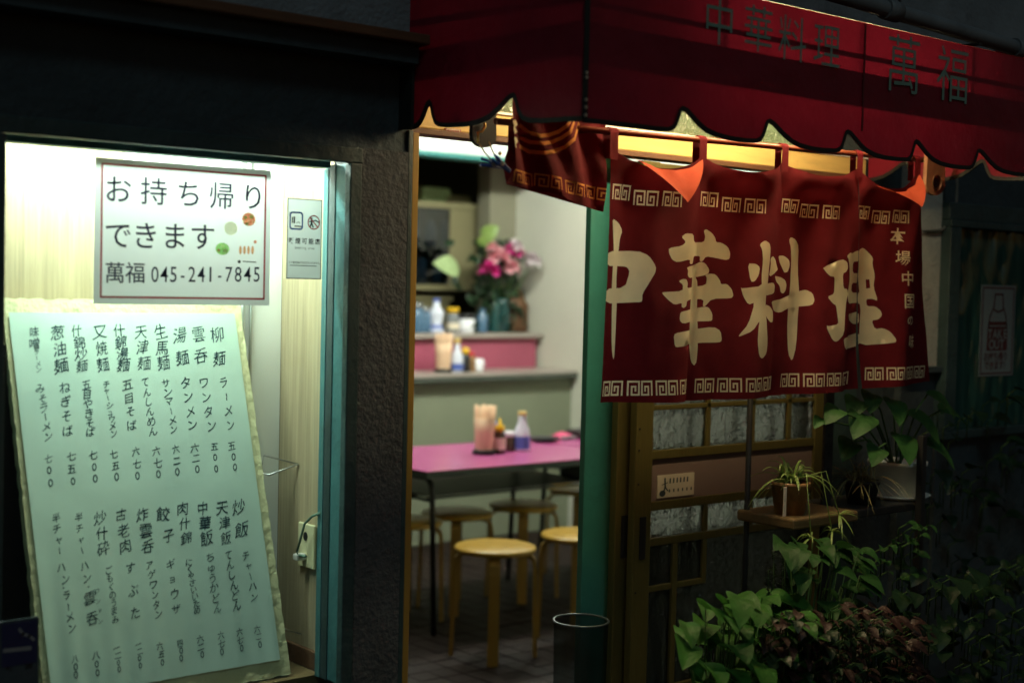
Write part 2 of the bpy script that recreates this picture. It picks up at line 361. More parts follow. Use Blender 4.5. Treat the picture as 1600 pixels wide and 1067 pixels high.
def cloth(outline, figures, step, fn, name, mats, parent):
    """outline: polygon (u,v); figures: list of (polygons, hole polygons, material index)"""
    V = []; E = []
    def ring(p):
        s = len(V); V.extend(Vector(q) for q in p); E.extend((s + i, s + (i + 1) % len(p)) for i in range(len(p)))
    dense = []
    for i in range(len(outline)):
        a, b = Vector(outline[i]), Vector(outline[(i + 1) % len(outline)]); n = max(1, int((b - a).length / step))
        dense += [tuple(a.lerp(b, k / n)) for k in range(n)]
    ring(dense); ol = np.array(dense)
    fg = []
    for polys, holes, mi in figures:
        for p in polys + holes: ring(p)
        P = [np.array(p) for p in polys]; H = [np.array(p) for p in holes]
        fg.append((P, H, mi, [(p[:, 0].min(), p[:, 0].max(), p[:, 1].min(), p[:, 1].max()) for p in P]))
    u0, v0 = ol.min(0); u1, v1 = ol.max(0); nu = int((u1 - u0) / step) + 1; nv = int((v1 - v0) / step) + 1
    for i in range(1, nu):
        for j in range(1, nv):
            u = u0 + (u1 - u0) * i / nu + (j % 2) * step * .25; v = v0 + (v1 - v0) * j / nv
            if in_poly(u, v, ol): V.append(Vector((u, v)))
    r = delaunay_2d_cdt(V, E, [], 0, 1e-6, False)
    vv, ff = r[0], r[2]
    bm = bmesh.new(); bv = [bm.verts.new(fn(p.x, p.y)) for p in vv]
    for f in ff:
        cx = sum(vv[i].x for i in f) / len(f); cy = sum(vv[i].y for i in f) / len(f)
        if not in_poly(cx, cy, ol): continue
        m = 0
        for P, H, mi, BB in fg:
            hit = any(b[0] <= cx <= b[1] and b[2] <= cy <= b[3] and in_poly(cx, cy, p) for p, b in zip(P, BB))
            if hit and not any(in_poly(cx, cy, h) for h in H): m = mi
        q = bm.faces.new([bv[i] for i in f]); q.material_index = m; q.smooth = True
    bmesh.ops.delete(bm, geom=[v for v in bm.verts if not v.link_faces], context='VERTS')
    s = MB(); s.bm.free(); s.bm = bm
    return s.build(name, mats, parent, fix=False)

# ================================================================== SETTING
WY = 2.76                                   # street face of the building
g = MB(); g.box(-14, 22, -16, WY + 0.1, -0.3, -0.06); struct(g.build('pavement', 'asphalt'))
fl = MB(); fl.box(1.95, 6.0, WY + 0.1, 8.6, -0.2, -0.03)
tw = 0.1
for i in range(36):
    for j in range(36):
        x = 2.5 + i * tw; y = 3.6 + j * tw
        if x < 5.9: fl.box(x + .003, x + tw - .003, y + .003, y + tw - .003, -0.03, random.uniform(-0.002, 0.001))
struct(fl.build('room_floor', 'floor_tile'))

shop = thing('shop_building', 'dark old eatery front with stucco pillar, lit display window and open doorway', 'building', (1.9, WY, 0))
# --- display window side
b = MB(); b.box(-3.2, .99, WY, WY + .3, -.05, 2.02); b.box(.9905, 1.0115, WY + .0005, WY + .06, 1.822, 2.02); b.box(1.012, 1.845, WY + .001, WY + .09, 1.822, 2.02); b.box(1.845, 1.985, WY + .002, WY + .09, 1.822, 2.02)
b.box(1.012, 1.84, WY + .001, WY + .1, -.05, .535); b.build('facade_wall', 'dark_wall', shop)
def stucco_face(u, v):
    x = 1.846 + .130 * u; z = -.05 + 1.872 * v
    n = mnoise.fractal(Vector((x * 120, z * 120, 3)), 1.0, 2.0, 4)
    return (x, WY - .008 - .0009 * n, z)
b = MB(); b.grid(34, 420, stucco_face); b.box(1.846, 1.976, WY + .004, WY + .12, -.05, 1.8215); b.build('stucco_pillar', 'stucco', shop)
b = MB(); b.box(1.977, 1.992, WY - .006, WY + .1, -.05, 1.875, .003); b.build('door_jamb', 'frame_dark', shop)
b = MB(); b.box(1.9925, 2.011, WY - .003, WY + .1, -.05, 1.871, .002); b.build('door_jamb', 'stool_leg', shop)
b = MB()
b.box(-3.2, 1.955, WY - .07, WY + .2, 2.0202, 2.062); b.build('eave_ledge', 'dark_wall', shop)
b = MB(); b.box(-3.2, 1.975, WY - .10, WY + .2, 2.0625, 2.085, .003); b.build('trim_board', 'brown_wood', shop)
b = MB(); b.box(-3.2, 1.99, WY - .02, WY + .2, 2.0855, 3.6); b.box(1.99, 9, WY + .03, WY + .2, 2.235, 3.6); b.build('upper_wall', 'blue_wall', shop)
b = MB()                                     # worn painted notice on the wall above the gutter: dark strokes cut off by the frame
for i, x in enumerate((3.80, 3.835, 3.87, 3.915, 3.95)):
    b.prism([(x, 2.60), (x + .012, 2.60), (x + .008 + .006 * (i % 2), 2.40 + .03 * (i % 3)), (x - .004, 2.42)], lambda u, v, d: (u, WY + .03 - d, v), .001, .003)
b.build('painted_mark', 'black', shop)
# window frame
wf = MB()
wf.box(.99, 1.845, WY - .012, WY + .012, 1.786, 1.821, .003)
wf.box(1.812, 1.8445, WY - .011, WY + .012, .536, 1.7855, .003)
wf.box(.95, 1.020, WY - .011, WY + .07, .536, 1.7855, .003)
wf.box(1.0205, 1.8115, WY - .012, WY + .012, .536, .572, .003)
frame = wf.build('window_frame', 'frame_dark', shop)
b = MB(); b.box(1.818, 1.84, WY + .0125, WY + .105, .573, 1.785, .002); b.box(1.8135, 1.8175, WY + .085, WY + .105, .573, 1.775)
b.box(1.04, 1.806, WY + .062, WY + .105, 1.776, 1.80, .002); b.build('reveal', 'frame_teal', frame)
b = MB(); b.box(1.8155, 1.8178, WY + .058, WY + .0845, .573, 1.785); b.build('dark_strip', 'frame_dark', frame)  # narrow dark strip on the reveal, beside the glass
b = MB(); b.box(1.0205, 1.806, WY + .075, WY + .079, .572, 1.776); b.build('window_glass', 'window_clear', frame)
# display box
b = MB(); b.box(.9, 1.42, 3.10, 3.12, .5, 1.95); b.build('back_panel', 'pale_veneer', shop)
b = MB(); b.box(1.421, 1.842, 3.095, 3.12, .5, 1.95); b.build('back_panel', 'white_lacquer', shop)
b = MB(); b.box(1.8425, 1.86, WY + .106, 3.094, .575, 1.95); b.build('side_panel', 'pale_veneer', shop)
b = MB(); b.box(1.83, 1.842, WY + .106, 3.09, .575, .62, .002); b.build('skirting_board', 'brown_wood', shop)
b = MB(); b.box(.9, 1.8415, WY + .106, 3.0945, .52, .574); b.build('display_floor', 'shelf_wood', shop)
b = MB(); b.box(.9, 1.8415, WY + .106, 3.0945, 1.90, 1.94); b.build('display_ceiling', 'white_lacquer', shop)
b = MB(); b.box(.9, .985, WY + .301, 3.0945, .575, 1.90); b.build('display_side', 'dark_wall', shop)
b = MB(); b.box(1.0, 1.20, 3.04, 3.055, .575, 1.36); b.build('dark_board', 'black', shop)
b = MB(); b.tube([(1.728, 3.085, .575), (1.728, 3.085, 1.9)], .006); b.tube([(1.752, 3.088, .575), (1.752, 3.088, 1.9)], .004); b.build('curtain_track', 'steel', shop)
t = thing('display_lamp', 'white fluorescent tube hidden above the takeaway sign inside the display window', 'lamp', (1.4, 2.93, 1.87))
b = MB(); b.tube([(1.08, 2.95, 1.872), (1.78, 2.95, 1.872)], .013, 12); b.build('tube', 'tube_white', t)
b = MB(); b.box(1.05, 1.81, 2.93, 2.97, 1.888, 1.8995, .002); b.build('housing', 'white_lacquer', t)

# --- doorway
b = MB(); b.box(2.0035, 3.80, WY + .025, WY + .06, 1.887, 1.944, .003); b.build('lintel_board', 'yellow_board', shop)
b = MB(); b.box(2.0035, 3.80, WY + .02, WY + .08, 1.872, 1.8865, .002); b.build('lintel_strip', 'brown_wood', shop)
b = MB(); b.box(2.0035, 3.80, WY + .018, WY + .022, 1.9415, 1.9475); b.build('lintel_bead', 'white_lacquer', shop)
b = MB(); b.box(2.0035, 3.50, WY + .04, WY + .045, 1.949, 2.19); b.build('transom_glass', 'transom_frost', shop)
b = MB(); b.box(3.505, 3.53, WY + .03, WY + .07, 1.949, 2.19, .002); b.build('transom_post', 'teal_trim', shop)
b = MB(); b.box(3.532, 3.80, WY + .03, WY + .09, 1.949, 2.19); b.build('transom_wall', 'dark_wall', shop)
b = MB(); b.box(1.95, 3.80, WY + .03, WY + .09, 2.191, 2.234); b.build('transom_head', 'frame_dark', shop)
b = MB(); b.box(2.700, 2.812, 2.89, 2.912, -.03, 2.2, .003); b.build('partition_post', 'green_paint', shop)
b = MB(); b.box(2.815, 3.62, 2.90, 2.93, 1.80, 1.871, .002); b.build('door_track', 'yellow_board', shop)
# sliding doors
def door_leaf(x0, x1, y, full):
    d = MB(); th = .026; sw = .068; z0, z1 = 0.0, 1.866
    d.box(x0, x0 + sw, y, y + th, z0, z1, .003); d.box(x1 - sw, x1, y, y + th, z0, z1, .003)
    xa, xb = x0 + sw, x1 - sw
    def rail(z, h=.024, a=xa, c=xb, yy=.002): d.box(a + .0005, c - .0005, y + yy, y + th - .002, z - h / 2, z + h / 2, .002)
    rail(.05, .1); rail(1.82, .085); rail(1.045, .026); rail(.900, .026); rail(1.178, .014, yy=.003); rail(.797, .022); rail(1.5, .014, yy=.003)
    cols = [x0 + sw + .232, x0 + sw + .43, x0 + sw + .60]
    for c in cols:
        if c > xb - .05: continue
        d.box(c - .009, c + .009, y + .003, y + th - .003, 1.0585, 1.7765, .002); d.box(c - .009, c + .009, y + .003, y + th - .003, .8085, .8865, .002)
    # stepped glazing bars of the lower light
    d.box(xa + .095, xa + .115, y + .001, y + th - .003, .1005, .7855, .002)
    d.box(xa + .222, xa + .24, y + .003, y + th - .003, .655, .7855, .002)
    d.box(xa + .0005, xa + .0945, y + .004, y + th - .004, .655, .672, .002); d.box(xa + .1155, xa + .2215, y + .004, y + th - .004, .655, .672, .002)
    d.box(xa + .1155, xb - .0005, y + .004, y + th - .004, .36, .377, .002)
    o = d.build('sliding_door', 'bronze_alu', shop)
    k = MB()
    for za, zb in ((.808, .887), (1.058, 1.171), (1.185, 1.493), (1.507, 1.777)): k.box(xa - .004, xb + .004, y + .011, y + .015, za, zb)
    k.build('door_pane', 'door_glass' if full else 'rear_frost', o)
    k = MB(); k.box(xa - .004, xb + .004, y + .011, y + .015, .1, .786); k.build('lower_pane', 'door_glass_dark' if full else 'rear_frost', o)
    k = MB(); k.box(xa - .003, xb + .003, y + .009, y + .017, .912, 1.033); k.build('door_panel', 'pink_panel', o)
    k = MB(); k.box(x0 + .022, x0 + .046, y - .004, y + .0005, .755, .875, .002); k.box(x0 + .028, x0 + .040, y - .0055, y - .0035, .77, .862, .001); k.build('handle', 'black', o)
    if full:
        k = MB()
        for zz in (.66, .965, 1.06, 1.12): k.lathe([(0, 0), (.004, .001), (.0045, .002)], (0, 0, 0), 8) if False else k.box(x0 + .010, x0 + .015, y - .002, y + .001, zz, zz + .005)
        k.build('screw', 'black', o)
    return o
leafb = door_leaf(2.802, 3.66, 2.792, True)
leafa = door_leaf(2.773, 3.60, 2.836, False)
# maker's sticker with a small running figure
sa = at(1027, 743, Y=2.80); sb = at(1083, 772, Y=2.80)
st = MB(); st.box(sa.x, sb.x, 2.7975, 2.8005, sb.z, sa.z); sto = st.build('sticker', 'sticker', leafb)
k = MB(); sw_, sh_ = sb.x - sa.x, sa.z - sb.z
def sfn(u, v): return (sa.x + u * sw_, 2.7968, sb.z + v * sh_)
def blob(mb, fn, cu, cv, ru, rv, n=12, mi=0): mb.sheet([fn(cu + ru * math.cos(i * 2 * math.pi / n), cv + rv * math.sin(i * 2 * math.pi / n)) for i in range(n)], mi)
blob(k, sfn, .13, .2, .085, .14); blob(k, sfn, .19, .83, .025, .06)
for q in stroke([(.19, .76), (.2, .5), (.17, .3)], .04) + stroke([(.12, .58), (.26, .66)], .03) + stroke([(.2, .48), (.27, .3)], .035): k.sheet([sfn(*p) for p in q])
for i in range(6): k.sheet([sfn(.31 + i * .095, .62), sfn(.35 + i * .095, .62), sfn(.355 + i * .095, .84), sfn(.315 + i * .095, .84)])
for i in range(6): k.sheet([sfn(.30 + i * .12, .22), sfn(.335 + i * .12, .22), sfn(.335 + i * .12, .36), sfn(.30 + i * .12, .36)])
k.build('print', 'cabinet_dark', sto)
# red-bordered label on the lintel (its writing cannot be read)
la = at(695, 200, Y=2.784); lb = at(719, 211, Y=2.784)
k = MB(); k.box(la.x, lb.x, 2.7815, 2.784, lb.z, la.z); lo = k.build('label_tag', 'label_cream', shop)
k = MB(); w_, h_ = lb.x - la.x, la.z - lb.z
def lfn(u, v): return (la.x + u * w_, 2.781, lb.z + v * h_)
for q in stroke([(.03, .06), (.97, .06), (.97, .94), (.03, .94), (.03, .06)], .05): k.sheet([lfn(*p) for p in q])
for i in range(5): k.sheet([lfn(.12 + i * .16, .3), lfn(.24 + i * .16, .3), lfn(.24 + i * .16, .72), lfn(.12 + i * .16, .72)])
k.build('print', 'ink_red', lo)

# --- right of the door: stucco pier, dark window
b = MB(); b.box(4.03, 4.225, WY + .02, WY + .2, 1.25, 2.234); b.build('side_wall', 'grey_stucco', shop)
b = MB(); b.box(4.03, 4.225, WY + .025, WY + .2, -.05, 1.249); b.box(3.99, 4.2245, WY - .005, WY + .0195, 1.25, 1.272, .003); b.build('side_wall', 'dark_wall', shop)
b = MB(); b.box(3.80, 4.0295, WY + .05, WY + .2, -.05, 2.234); b.build('side_wall', 'dark_wall', shop)
b = MB(); b.box(3.665, 3.7995, WY + .03, WY + .09, -.05, 1.871, .003); b.build('door_jamb', 'frame_dark', shop)
b = MB(); b.box(4.2255, 7, WY + .01, WY + .2, 1.83, 2.234); b.box(4.2255, 7, WY + .012, WY + .2, -.05, 1.02); b.build('side_wall', 'dark_wall', shop)
b = MB(); b.box(4.226, 7, WY - .02, WY + .06, 1.745, 1.77, .003); b.box(4.226, 7, WY - .01, WY + .06, 1.7705, 1.829, .003); b.box(4.226, 7, WY - .02, WY + .06, 1.021, 1.05, .003)
b.box(4.226, 4.29, WY - .018, WY + .06, 1.0505, 1.7445, .003); b.box(5.1, 5.15, WY - .018, WY + .06, 1.0505, 1.7445, .003)
sf = b.build('side_window_frame', 'frame_dark', shop)
b = MB(); b.box(4.2905, 5.0995, WY + .012, WY + .017, 1.051, 1.744); b.box(5.1505, 6.99, WY + .012, WY + .017, 1.051, 1.744); b.build('window_glass', 'wavy_glass', sf)
b = MB(); b.box(4.2905, 6.99, WY + .05, WY + .06, 1.051, 1.744); b.build('window_backing', 'frame_dark', sf)

# --- dining room
b = MB(); b.box(6.0, 6.12, 2.96, 7.14, -.05, 2.6); b.box(3.82, 6.0, 2.965, 3.05, -.05, 2.6); b.build('room_wall', 'room_wall', shop)
b = MB(); b.box(1.86, 1.95, 3.125, 8.6, -.05, 2.6); b.box(1.86, 6.2, 8.6, 8.7, -.05, 2.6); b.box(6.12, 6.2, 7.27, 8.6, -.05, 2.6); b.build('kitchen_wall', 'room_dark', shop)
b = MB(); b.box(5.78, 6.12, 7.1405, 7.26, -.05, 2.6); b.build('corner_pier', 'pier_shaded', shop)
b = MB(); b.box(1.86, 6.2, 2.96, 6.59, 2.6, 2.7); b.build('ceiling', 'ceiling_white', shop)
b = MB(); b.box(1.86, 6.2, 6.76, 8.7, 2.6, 2.7); b.build('kitchen_ceiling', 'room_dark', shop)
b = MB(); b.box(1.955, 5.995, 6.60, 6.75, 2.265, 2.69, .004); so_ = b.build('soffit', 'soffit_white', shop)
b = MB(); b.box(1.955, 5.995, 6.595, 6.755, 2.238, 2.2645, .003); b.build('soffit_trim', 'teal_trim', shop)
for i, (x, y) in enumerate(((3.7, 5.3), (5.0, 5.5))):
    t = thing('ceiling_lamp', ('fluorescent ceiling tube behind the left end of the pink table', 'fluorescent ceiling tube in front of the white soffit')[i], 'lamp', (x, y, 2.56), 'fluorescent tubes on the dining room ceiling')
    m = MB(); m.tube([(x - .55, y, 2.54), (x + .55, y, 2.54)], .016, 12); m.build('tube', 'tube_room', t)
    m = MB(); m.box(x - .6, x + .6, y - .05, y + .05, 2.565, 2.5995, .004); m.build('housing', 'white_lacquer', t)

# ================================================================== AWNING
AX0, AX1, AY, AZT = 1.965, 3.78, 2.135, 2.172
awn = thing('awning', 'dark red cloth box awning with scalloped black-trimmed hem and grey lettering over the doorway', 'awning', (2.9, WY, 2.0))
SC = [(0, 1), (.05, .93), (.11, .72), (.18, .48), (.28, .22), (.4, .07), (.55, 0), (.74, .0), (.86, .04), (.92, .16), (.955, .42), (.98, .75), (1, 1)]
def scal(t):
    for (a, p), (c, q) in zip(SC, SC[1:]):
        if t <= c: return p + (q - p) * (t - a) / (c - a)
    return 1
CUS = [1.962, 2.251, 2.543, 2.831, 3.117, 3.408, 3.70, 3.99]
def hem_front(x):
    for a, c in zip(CUS, CUS[1:]):
        if x <= c:
            t = (x - a) / (c - a); h = scal(t)
            if a < 2 and t < .5: h = 0
            return 1.849 + .052 * h
    return 1.849
CF = [2.02, 2.354, 2.661, 3.0]
def hem_flank(y):
    for a, c in zip(CF, CF[1:]):
        if y <= c:
            t = (y - a) / (c - a); h = scal(1 - t if False else t)
            if a < 2.1: h = h if t > .5 else 0
            if a > 2.6: h = scal(min(.6, t * 3.2))
            return 1.852 + .024 * (y - 2.135) / .625 + .058 * h
    return 1.88
CFR = [2.06, 2.352, 2.622, 2.92]
def hem_flank_r(y):
    for a, c in zip(CFR, CFR[1:]):
        if y <= c:
            t = (y - a) / (c - a); h = scal(t)
            if a < 2.1: h = h if t > .5 else 0
            return 1.850 + .018 * (y - 2.135) / .625 + .054 * h
    return 1.868
def wob(a, z): return .006 * mnoise.noise(Vector((a * 3.1, z * 4.3, 1.7))) + .003 * mnoise.noise(Vector((a * 9, z * 8, 5)))
def front(x, z, off=0.0): return (x, AY + wob(x, z) * max(0, min(1, (1.985 - z) / .06)) - off, z)
def flank(y, z, off=0.0): return (AX0 + .8 * wob(y + 9, z) - off, y, z)
xs = sorted(set([round(AX0 + (AX1 - AX0) * i / 260, 4) for i in range(261)] + [c for c in CUS if AX0 < c < AX1]))
def hem_cloth(samples, hem, fn, mats, name, top):
    m = MB(); nz = 16; prev = None
    for a in samples:
        h = hem(a); colv = [m.bm.verts.new(fn(a, h + (top - h) * j / nz)) for j in range(nz + 1)]
        if prev:
            for j in range(nz):
                f = m.bm.faces.new((prev[j], colv[j], colv[j + 1], prev[j + 1])); f.smooth = True
        prev = colv
    return m.build(name, mats, awn, fix=False)
def hem_trim(samples, hem, fn, wd, name):
    pts = [Vector((a, hem(a))) for a in samples]; m = MB()
    ins = []
    for i, p in enumerate(pts):
        t = (pts[min(i + 1, len(pts) - 1)] - pts[max(i - 1, 0)]).normalized(); ins.append(p + Vector((-t.y, t.x)) * wd)
    for off, flip in ((.0025, 0), (-.0025, 1)):
        A = [m.bm.verts.new(fn(p.x, p.y - .0015, off)) for p in pts]; B = [m.bm.verts.new(fn(p.x, p.y, off)) for p in ins]
        for i in range(len(pts) - 1): m.bm.faces.new((A[i], A[i + 1], B[i + 1], B[i]))
    return m.build(name, 'awning_trim', awn, fix=False)
hem_cloth(xs, hem_front, front, 'awning_cloth', 'front_valance', AZT)
ft = hem_trim(xs, hem_front, front, .009, 'hem_trim')
ys = sorted(set([round(AY + .002 + (WY - .0005 - AY) * i / 110, 4) for i in range(111)] + [2.354, 2.661]))
hem_cloth(ys, hem_flank, flank, 'awning_cloth', 'side_valance', 2.235)
hem_trim(ys, hem_flank, flank, .009, 'hem_trim')
ysr = sorted(set(ys + [2.622, 2.352]))
def flank_r(y, z, off=0.0): return (AX1 + .8 * wob(y + 4, z) + off, y, z)
hem_cloth(ysr, hem_flank_r, flank_r, 'awning_cloth', 'side_valance', 2.235)
hem_trim(ysr, hem_flank_r, flank_r, .009, 'hem_trim')
b = MB(); b.sheet([(AX0 - .004, AY - .004, AZT), (AX1 + .004, AY - .004, AZT), (AX1 + .004, WY + .028, 2.236), (AX0 - .004, WY + .028, 2.236)]); b.build('awning_roof', 'awning_roof', awn)
b = MB()                                     # bars inside the box: the flat front rail, the thin upper rod, the uprights
b.box(AX0 + .012, AX1 - .012, AY + .012, AY + .03, 1.99, 2.056); b.box(AX0 + .010, AX0 + .026, AY + .031, WY - .03, 1.99, 2.056); b.box(AX1 - .026, AX1 - .010, AY + .031, WY - .03, 1.99, 2.056)
b.tube([(AX0 + .01, AY + .015, 2.092), (AX1 - .01, AY + .015, 2.092)], .006); b.tube([(AX0 + .017, AY + .02, 2.1), (AX0 + .017, WY - .02, 2.12)], .008)
for x in (2.39, 2.88, 3.36): b.tube([(x, AY + .016, 1.99), (x, AY + .016, 2.165)], .007)
b.box(AX0 + .004, AX0 + .020, AY + .004, AY + .0115, 1.86, 2.16); b.build('frame_rail', 'black', awn)
b = MB(); b.box(AX0 - .014, AX0 - .006, WY - .05, WY - .0005, 1.874, 2.02); b.build('shadow_strip', 'awning_trim', awn)  # black strip added over the lamp-lit gap, painted as the shadow there
b = MB()                                     # corner seam, stitched with bright rivets
b.box(AX0 - .006, AX0 + .007, AY - .006, AY - .0035, 1.853, 2.175); b.build('corner_seam', 'awning_trim', awn)
for z in (1.878, 1.893, 1.938, 1.947, 1.862):
    b = MB(); b.prism([(AX0 + .0035 * math.cos(i * .785), z + .0035 * math.sin(i * .785)) for i in range(8)], lambda u, v, d: (u, AY - d, v), .006, .009); b.build('rivet', 'steel', awn)
for x in (2.885,):
    b = MB(); b.box(x, x + .006, AY - .0035, AY - .002, 1.91, 2.17); b.build('seam', 'awning_roof', awn)
b = MB()
def awfn(u, v): return (u, AY - .0045, v)
for ch, px, py in (('中', 1122, 34), ('華', 1183, 46), ('料', 1236, 61), ('理', 1290, 72)):
    p = at(px, py, Y=AY); put_glyph(b, ch, awfn, p.x, p.z, .112, 0, -.002, .95)
for ch, px, py in (('萬', 1410, 101), ('福', 1487, 117)):
    p = at(px, py, Y=AY); put_glyph(b, ch, awfn, p.x, p.z, .155, 0, -.004, 1.0)
b.build('lettering', 'awning_letter', awn)
t = thing('awning_lamp', 'warm tube lamp fixed under the red awning above the curtain rod', 'lamp', (2.85, 2.36, 2.16))
b = MB(); b.tube([(2.35, 2.36, 2.135), (3.35, 2.36, 2.135)], .012, 10); b.build('tube', 'tube_warm', t)
b = MB(); b.box(2.3, 3.4, 2.345, 2.375, 2.1555, 2.172, .002); b.build('housing', 'white_lacquer', t)

# gutter pipe over the awning
pa = at(1150, -45, Y=2.19); pb = at(1392, 17, Y=2.19); pc = at(1592, 77, Y=2.19)
dirn = (pc - pb).normalized()
gp = thing('gutter_pipe', 'grey drain pipe with a joint sleeve running above the red awning', 'pipe', pb)
b = MB(); b.tube([pb - dirn * 1.1, pc + dirn * 1.2], .021, 16); b.build('pipe_run', 'pipe_grey', gp)
for p in (pb, pc):
    b = MB(); b.tube([p - dirn * .028, p + dirn * .028], .0265, 16); b.build('joint_sleeve', 'pipe_grey', gp)
for x in (2.6, 3.45):
    p = pb + dirn * ((x - pb.x) / dirn.x); b = MB(); b.box(x - .008, x + .008, 2.17, WY + .02, p.z - .028, p.z - .0215); b.build('clip', 'black', gp)

# ================================================================== NOREN
NY = 2.44
rl = at(965, 207, Y=NY); rr = at(1340, 241, Y=NY)
def rodz(x): return rl.z + (rr.z - rl.z) * (x - rl.x) / (rr.x - rl.x)
xr0, xr1 = 1.985, at(1480, 258, Y=NY).x
b = MB(); b.tube([(xr0, NY, rodz(xr0)), (xr1, NY, rodz(xr1))], .0075, 12)
rod = recentre(b.build('curtain_rod', 'rod_brown')); tag(rod, 'thin brown wooden rod carrying the red shop curtain under the awning', 'rod')
nor = thing('shop_curtain', 'dark red slit door curtain printed with large cream brush characters and key bands', 'curtain', ((rl.x + rr.x) / 2, NY, rl.z))
LX = [at(955, 225, Y=NY).x, at(1094, 240, Y=NY).x, at(1222, 250, Y=NY).x, at(1339, 255, Y=NY).x, at(1429, 270, Y=NY).x]
def P2(px, py):
    p = at(px, py, Y=NY); return (p.x, p.z)
def tr(o, s, pts): return [P2(o[0] + x / s, o[1] + y / s) for x, y in pts]
O1, O2, O3, O4 = (940, 330), (1020, 350), (1145, 360), (1275, 370)
CH = []          # (polygons, holes)
CH.append(([tr(O1, 4.27, [(75,47),(130,80),(160,130),(140,180),(130,268),(122,360),(118,430),(120,520),(130,610),(127,800),(123,1000),(108,960),(98,850),(92,620),(83,520),(83,400),(90,260),(80,130)]),
  tr(O1, 4.27, [(30,268),(255,265),(310,295),(350,370),(345,410),(310,470),(270,550),(268,600),(255,608),(30,618),(30,518),(180,512),(208,405),(195,375),(170,368),(30,365)])], []))
CH.append(([tr(O2, 4.636, [(105,175),(195,160),(225,130),(195,95),(225,68),(285,72),(295,135),(390,132),(398,90),(382,50),(405,37),(450,65),(472,100),(478,132),(510,135),(555,165),(575,210),(570,255),(540,262),(470,245),(413,235),(385,272),(360,270),(362,232),(295,232),(285,290),(252,290),(255,255),(165,278),(130,260),(108,215)]),
  tr(O2, 4.636, [(228,312),(320,296),(370,272),(410,285),(438,330),(435,358),(412,372),(340,385),(250,392),(235,370),(240,340)]),
  tr(O2, 4.636, [(298,300),(325,296),(335,385),(352,420),(355,560),(358,750),(362,880),(355,1000),(338,1030),(320,1000),(305,870),(298,600)]),
  tr(O2, 4.636, [(48,500),(60,493),(190,485),(195,440),(165,415),(190,398),(225,400),(235,430),(230,465),(300,458),(420,445),(425,390),(412,372),(440,360),(480,365),(510,410),(515,437),(560,435),(590,470),(600,520),(585,540),(460,542),(415,600),(400,598),(405,545),(300,545),(230,555),(225,595),(200,608),(182,600),(185,570),(130,585),(90,550)]),
  tr(O2, 4.636, [(170,640),(200,630),(300,618),(415,600),(440,605),(462,650),(460,700),(440,705),(300,708),(185,720),(162,695)]),
  tr(O2, 4.636, [(120,800),(150,783),(300,768),(470,745),(515,775),(522,845),(505,860),(365,862),(150,890),(125,885)])], []))
CH.append(([tr(O3, 4.85, p) for p in (
  [(103,250),(145,252),(170,280),(160,340),(135,388),(115,388)],
  [(170,105),(205,75),(245,100),(255,140),(240,280),(232,400),(218,490),(215,560),(222,650),(240,850),(228,930),(180,970),(150,950),(137,850),(150,730),(160,680),(110,760),(40,805),(38,795),(90,710),(135,545),(100,562),(75,500),(62,432),(70,440),(178,420),(178,350),(190,230),(185,150)],
  [(220,402),(290,395),(318,420),(315,465),(295,480),(205,495)],
  [(252,215),(285,193),(325,225),(345,265),(357,300),(325,318),(240,355),(258,260)],
  [(212,560),(260,572),(310,610),(322,650),(310,692),(275,698),(240,670),(215,640)],
  [(358,192),(395,192),(440,225),(448,270),(430,315),(400,322),(385,290),(365,240)],
  [(315,345),(370,352),(410,378),(423,415),(415,455),(395,480),(375,470),(368,420),(340,385)],
  [(280,538),(355,530),(455,490),(540,460),(580,450),(612,475),(620,530),(605,568),(530,580),(445,592),(370,625),(340,615),(305,580)],
  [(438,75),(455,50),(500,70),(532,120),(530,300),(538,480),(532,620),(515,880),(490,998),(465,940),(452,760),(448,580),(460,430),(462,250),(455,130)])], []))
CH.append(([tr(O4, 5.614, p) for p in (
  [(42,265),(205,195),(250,220),(258,275),(240,310),(213,320),(213,452),(250,458),(258,500),(240,560),(225,700),(210,850),(150,922),(110,905),(65,810),(62,775),(78,783),(165,765),(160,700),(150,600),(120,585),(72,525),(135,500),(140,430),(138,350),(100,345),(70,315)],
  [(245,170),(275,138),(300,148),(360,125),(392,120),(392,215),(325,220),(325,320),(395,320),(400,405),(325,405),(325,490),(405,490),(410,580),(320,582),(290,592),(258,570),(255,490),(275,400),(275,300),(262,200)],
  [(385,118),(445,95),(500,140),(530,185),(525,240),(542,340),(530,440),(560,565),(520,545),(480,548),(485,610),(540,610),(580,650),(585,690),(560,725),(515,735),(535,810),(590,800),(640,830),(675,900),(665,930),(430,957),(430,840),(440,600),(405,580),(410,490),(425,490),(410,405),(390,320),(390,215)],
  [(262,680),(420,655),(430,768),(350,765),(290,720)],
  [(210,890),(260,875),(440,840),(440,955),(260,992),(222,975),(210,930)])], [tr(O4, 5.614, [(478,375),(505,375),(508,450),(480,455)])]))
CH = [([chaikin(p) for p in a], h) for a, h in CH]
# small vertical line, dyed through like the rest
SM = []
for ch, px, py, sz in (('本', 1401, 369, 27), ('場', 1407, 403, 24), ('中', 1412, 435, 24), ('国', 1414, 470, 25), ('の', 1415, 500, 17), ('味', 1420, 533, 23)):
    vs, fs, _ = glyph(ch, .012); c = P2(px, py); s = sz * abs(P2(px, py + 1)[1] - c[1]); sxx = 1.35
    SM += [[(c[0] + vs[i][0] * s * sxx * .95, c[1] + vs[i][1] * s) for i in f] for f in fs]
CH.append((SM, []))
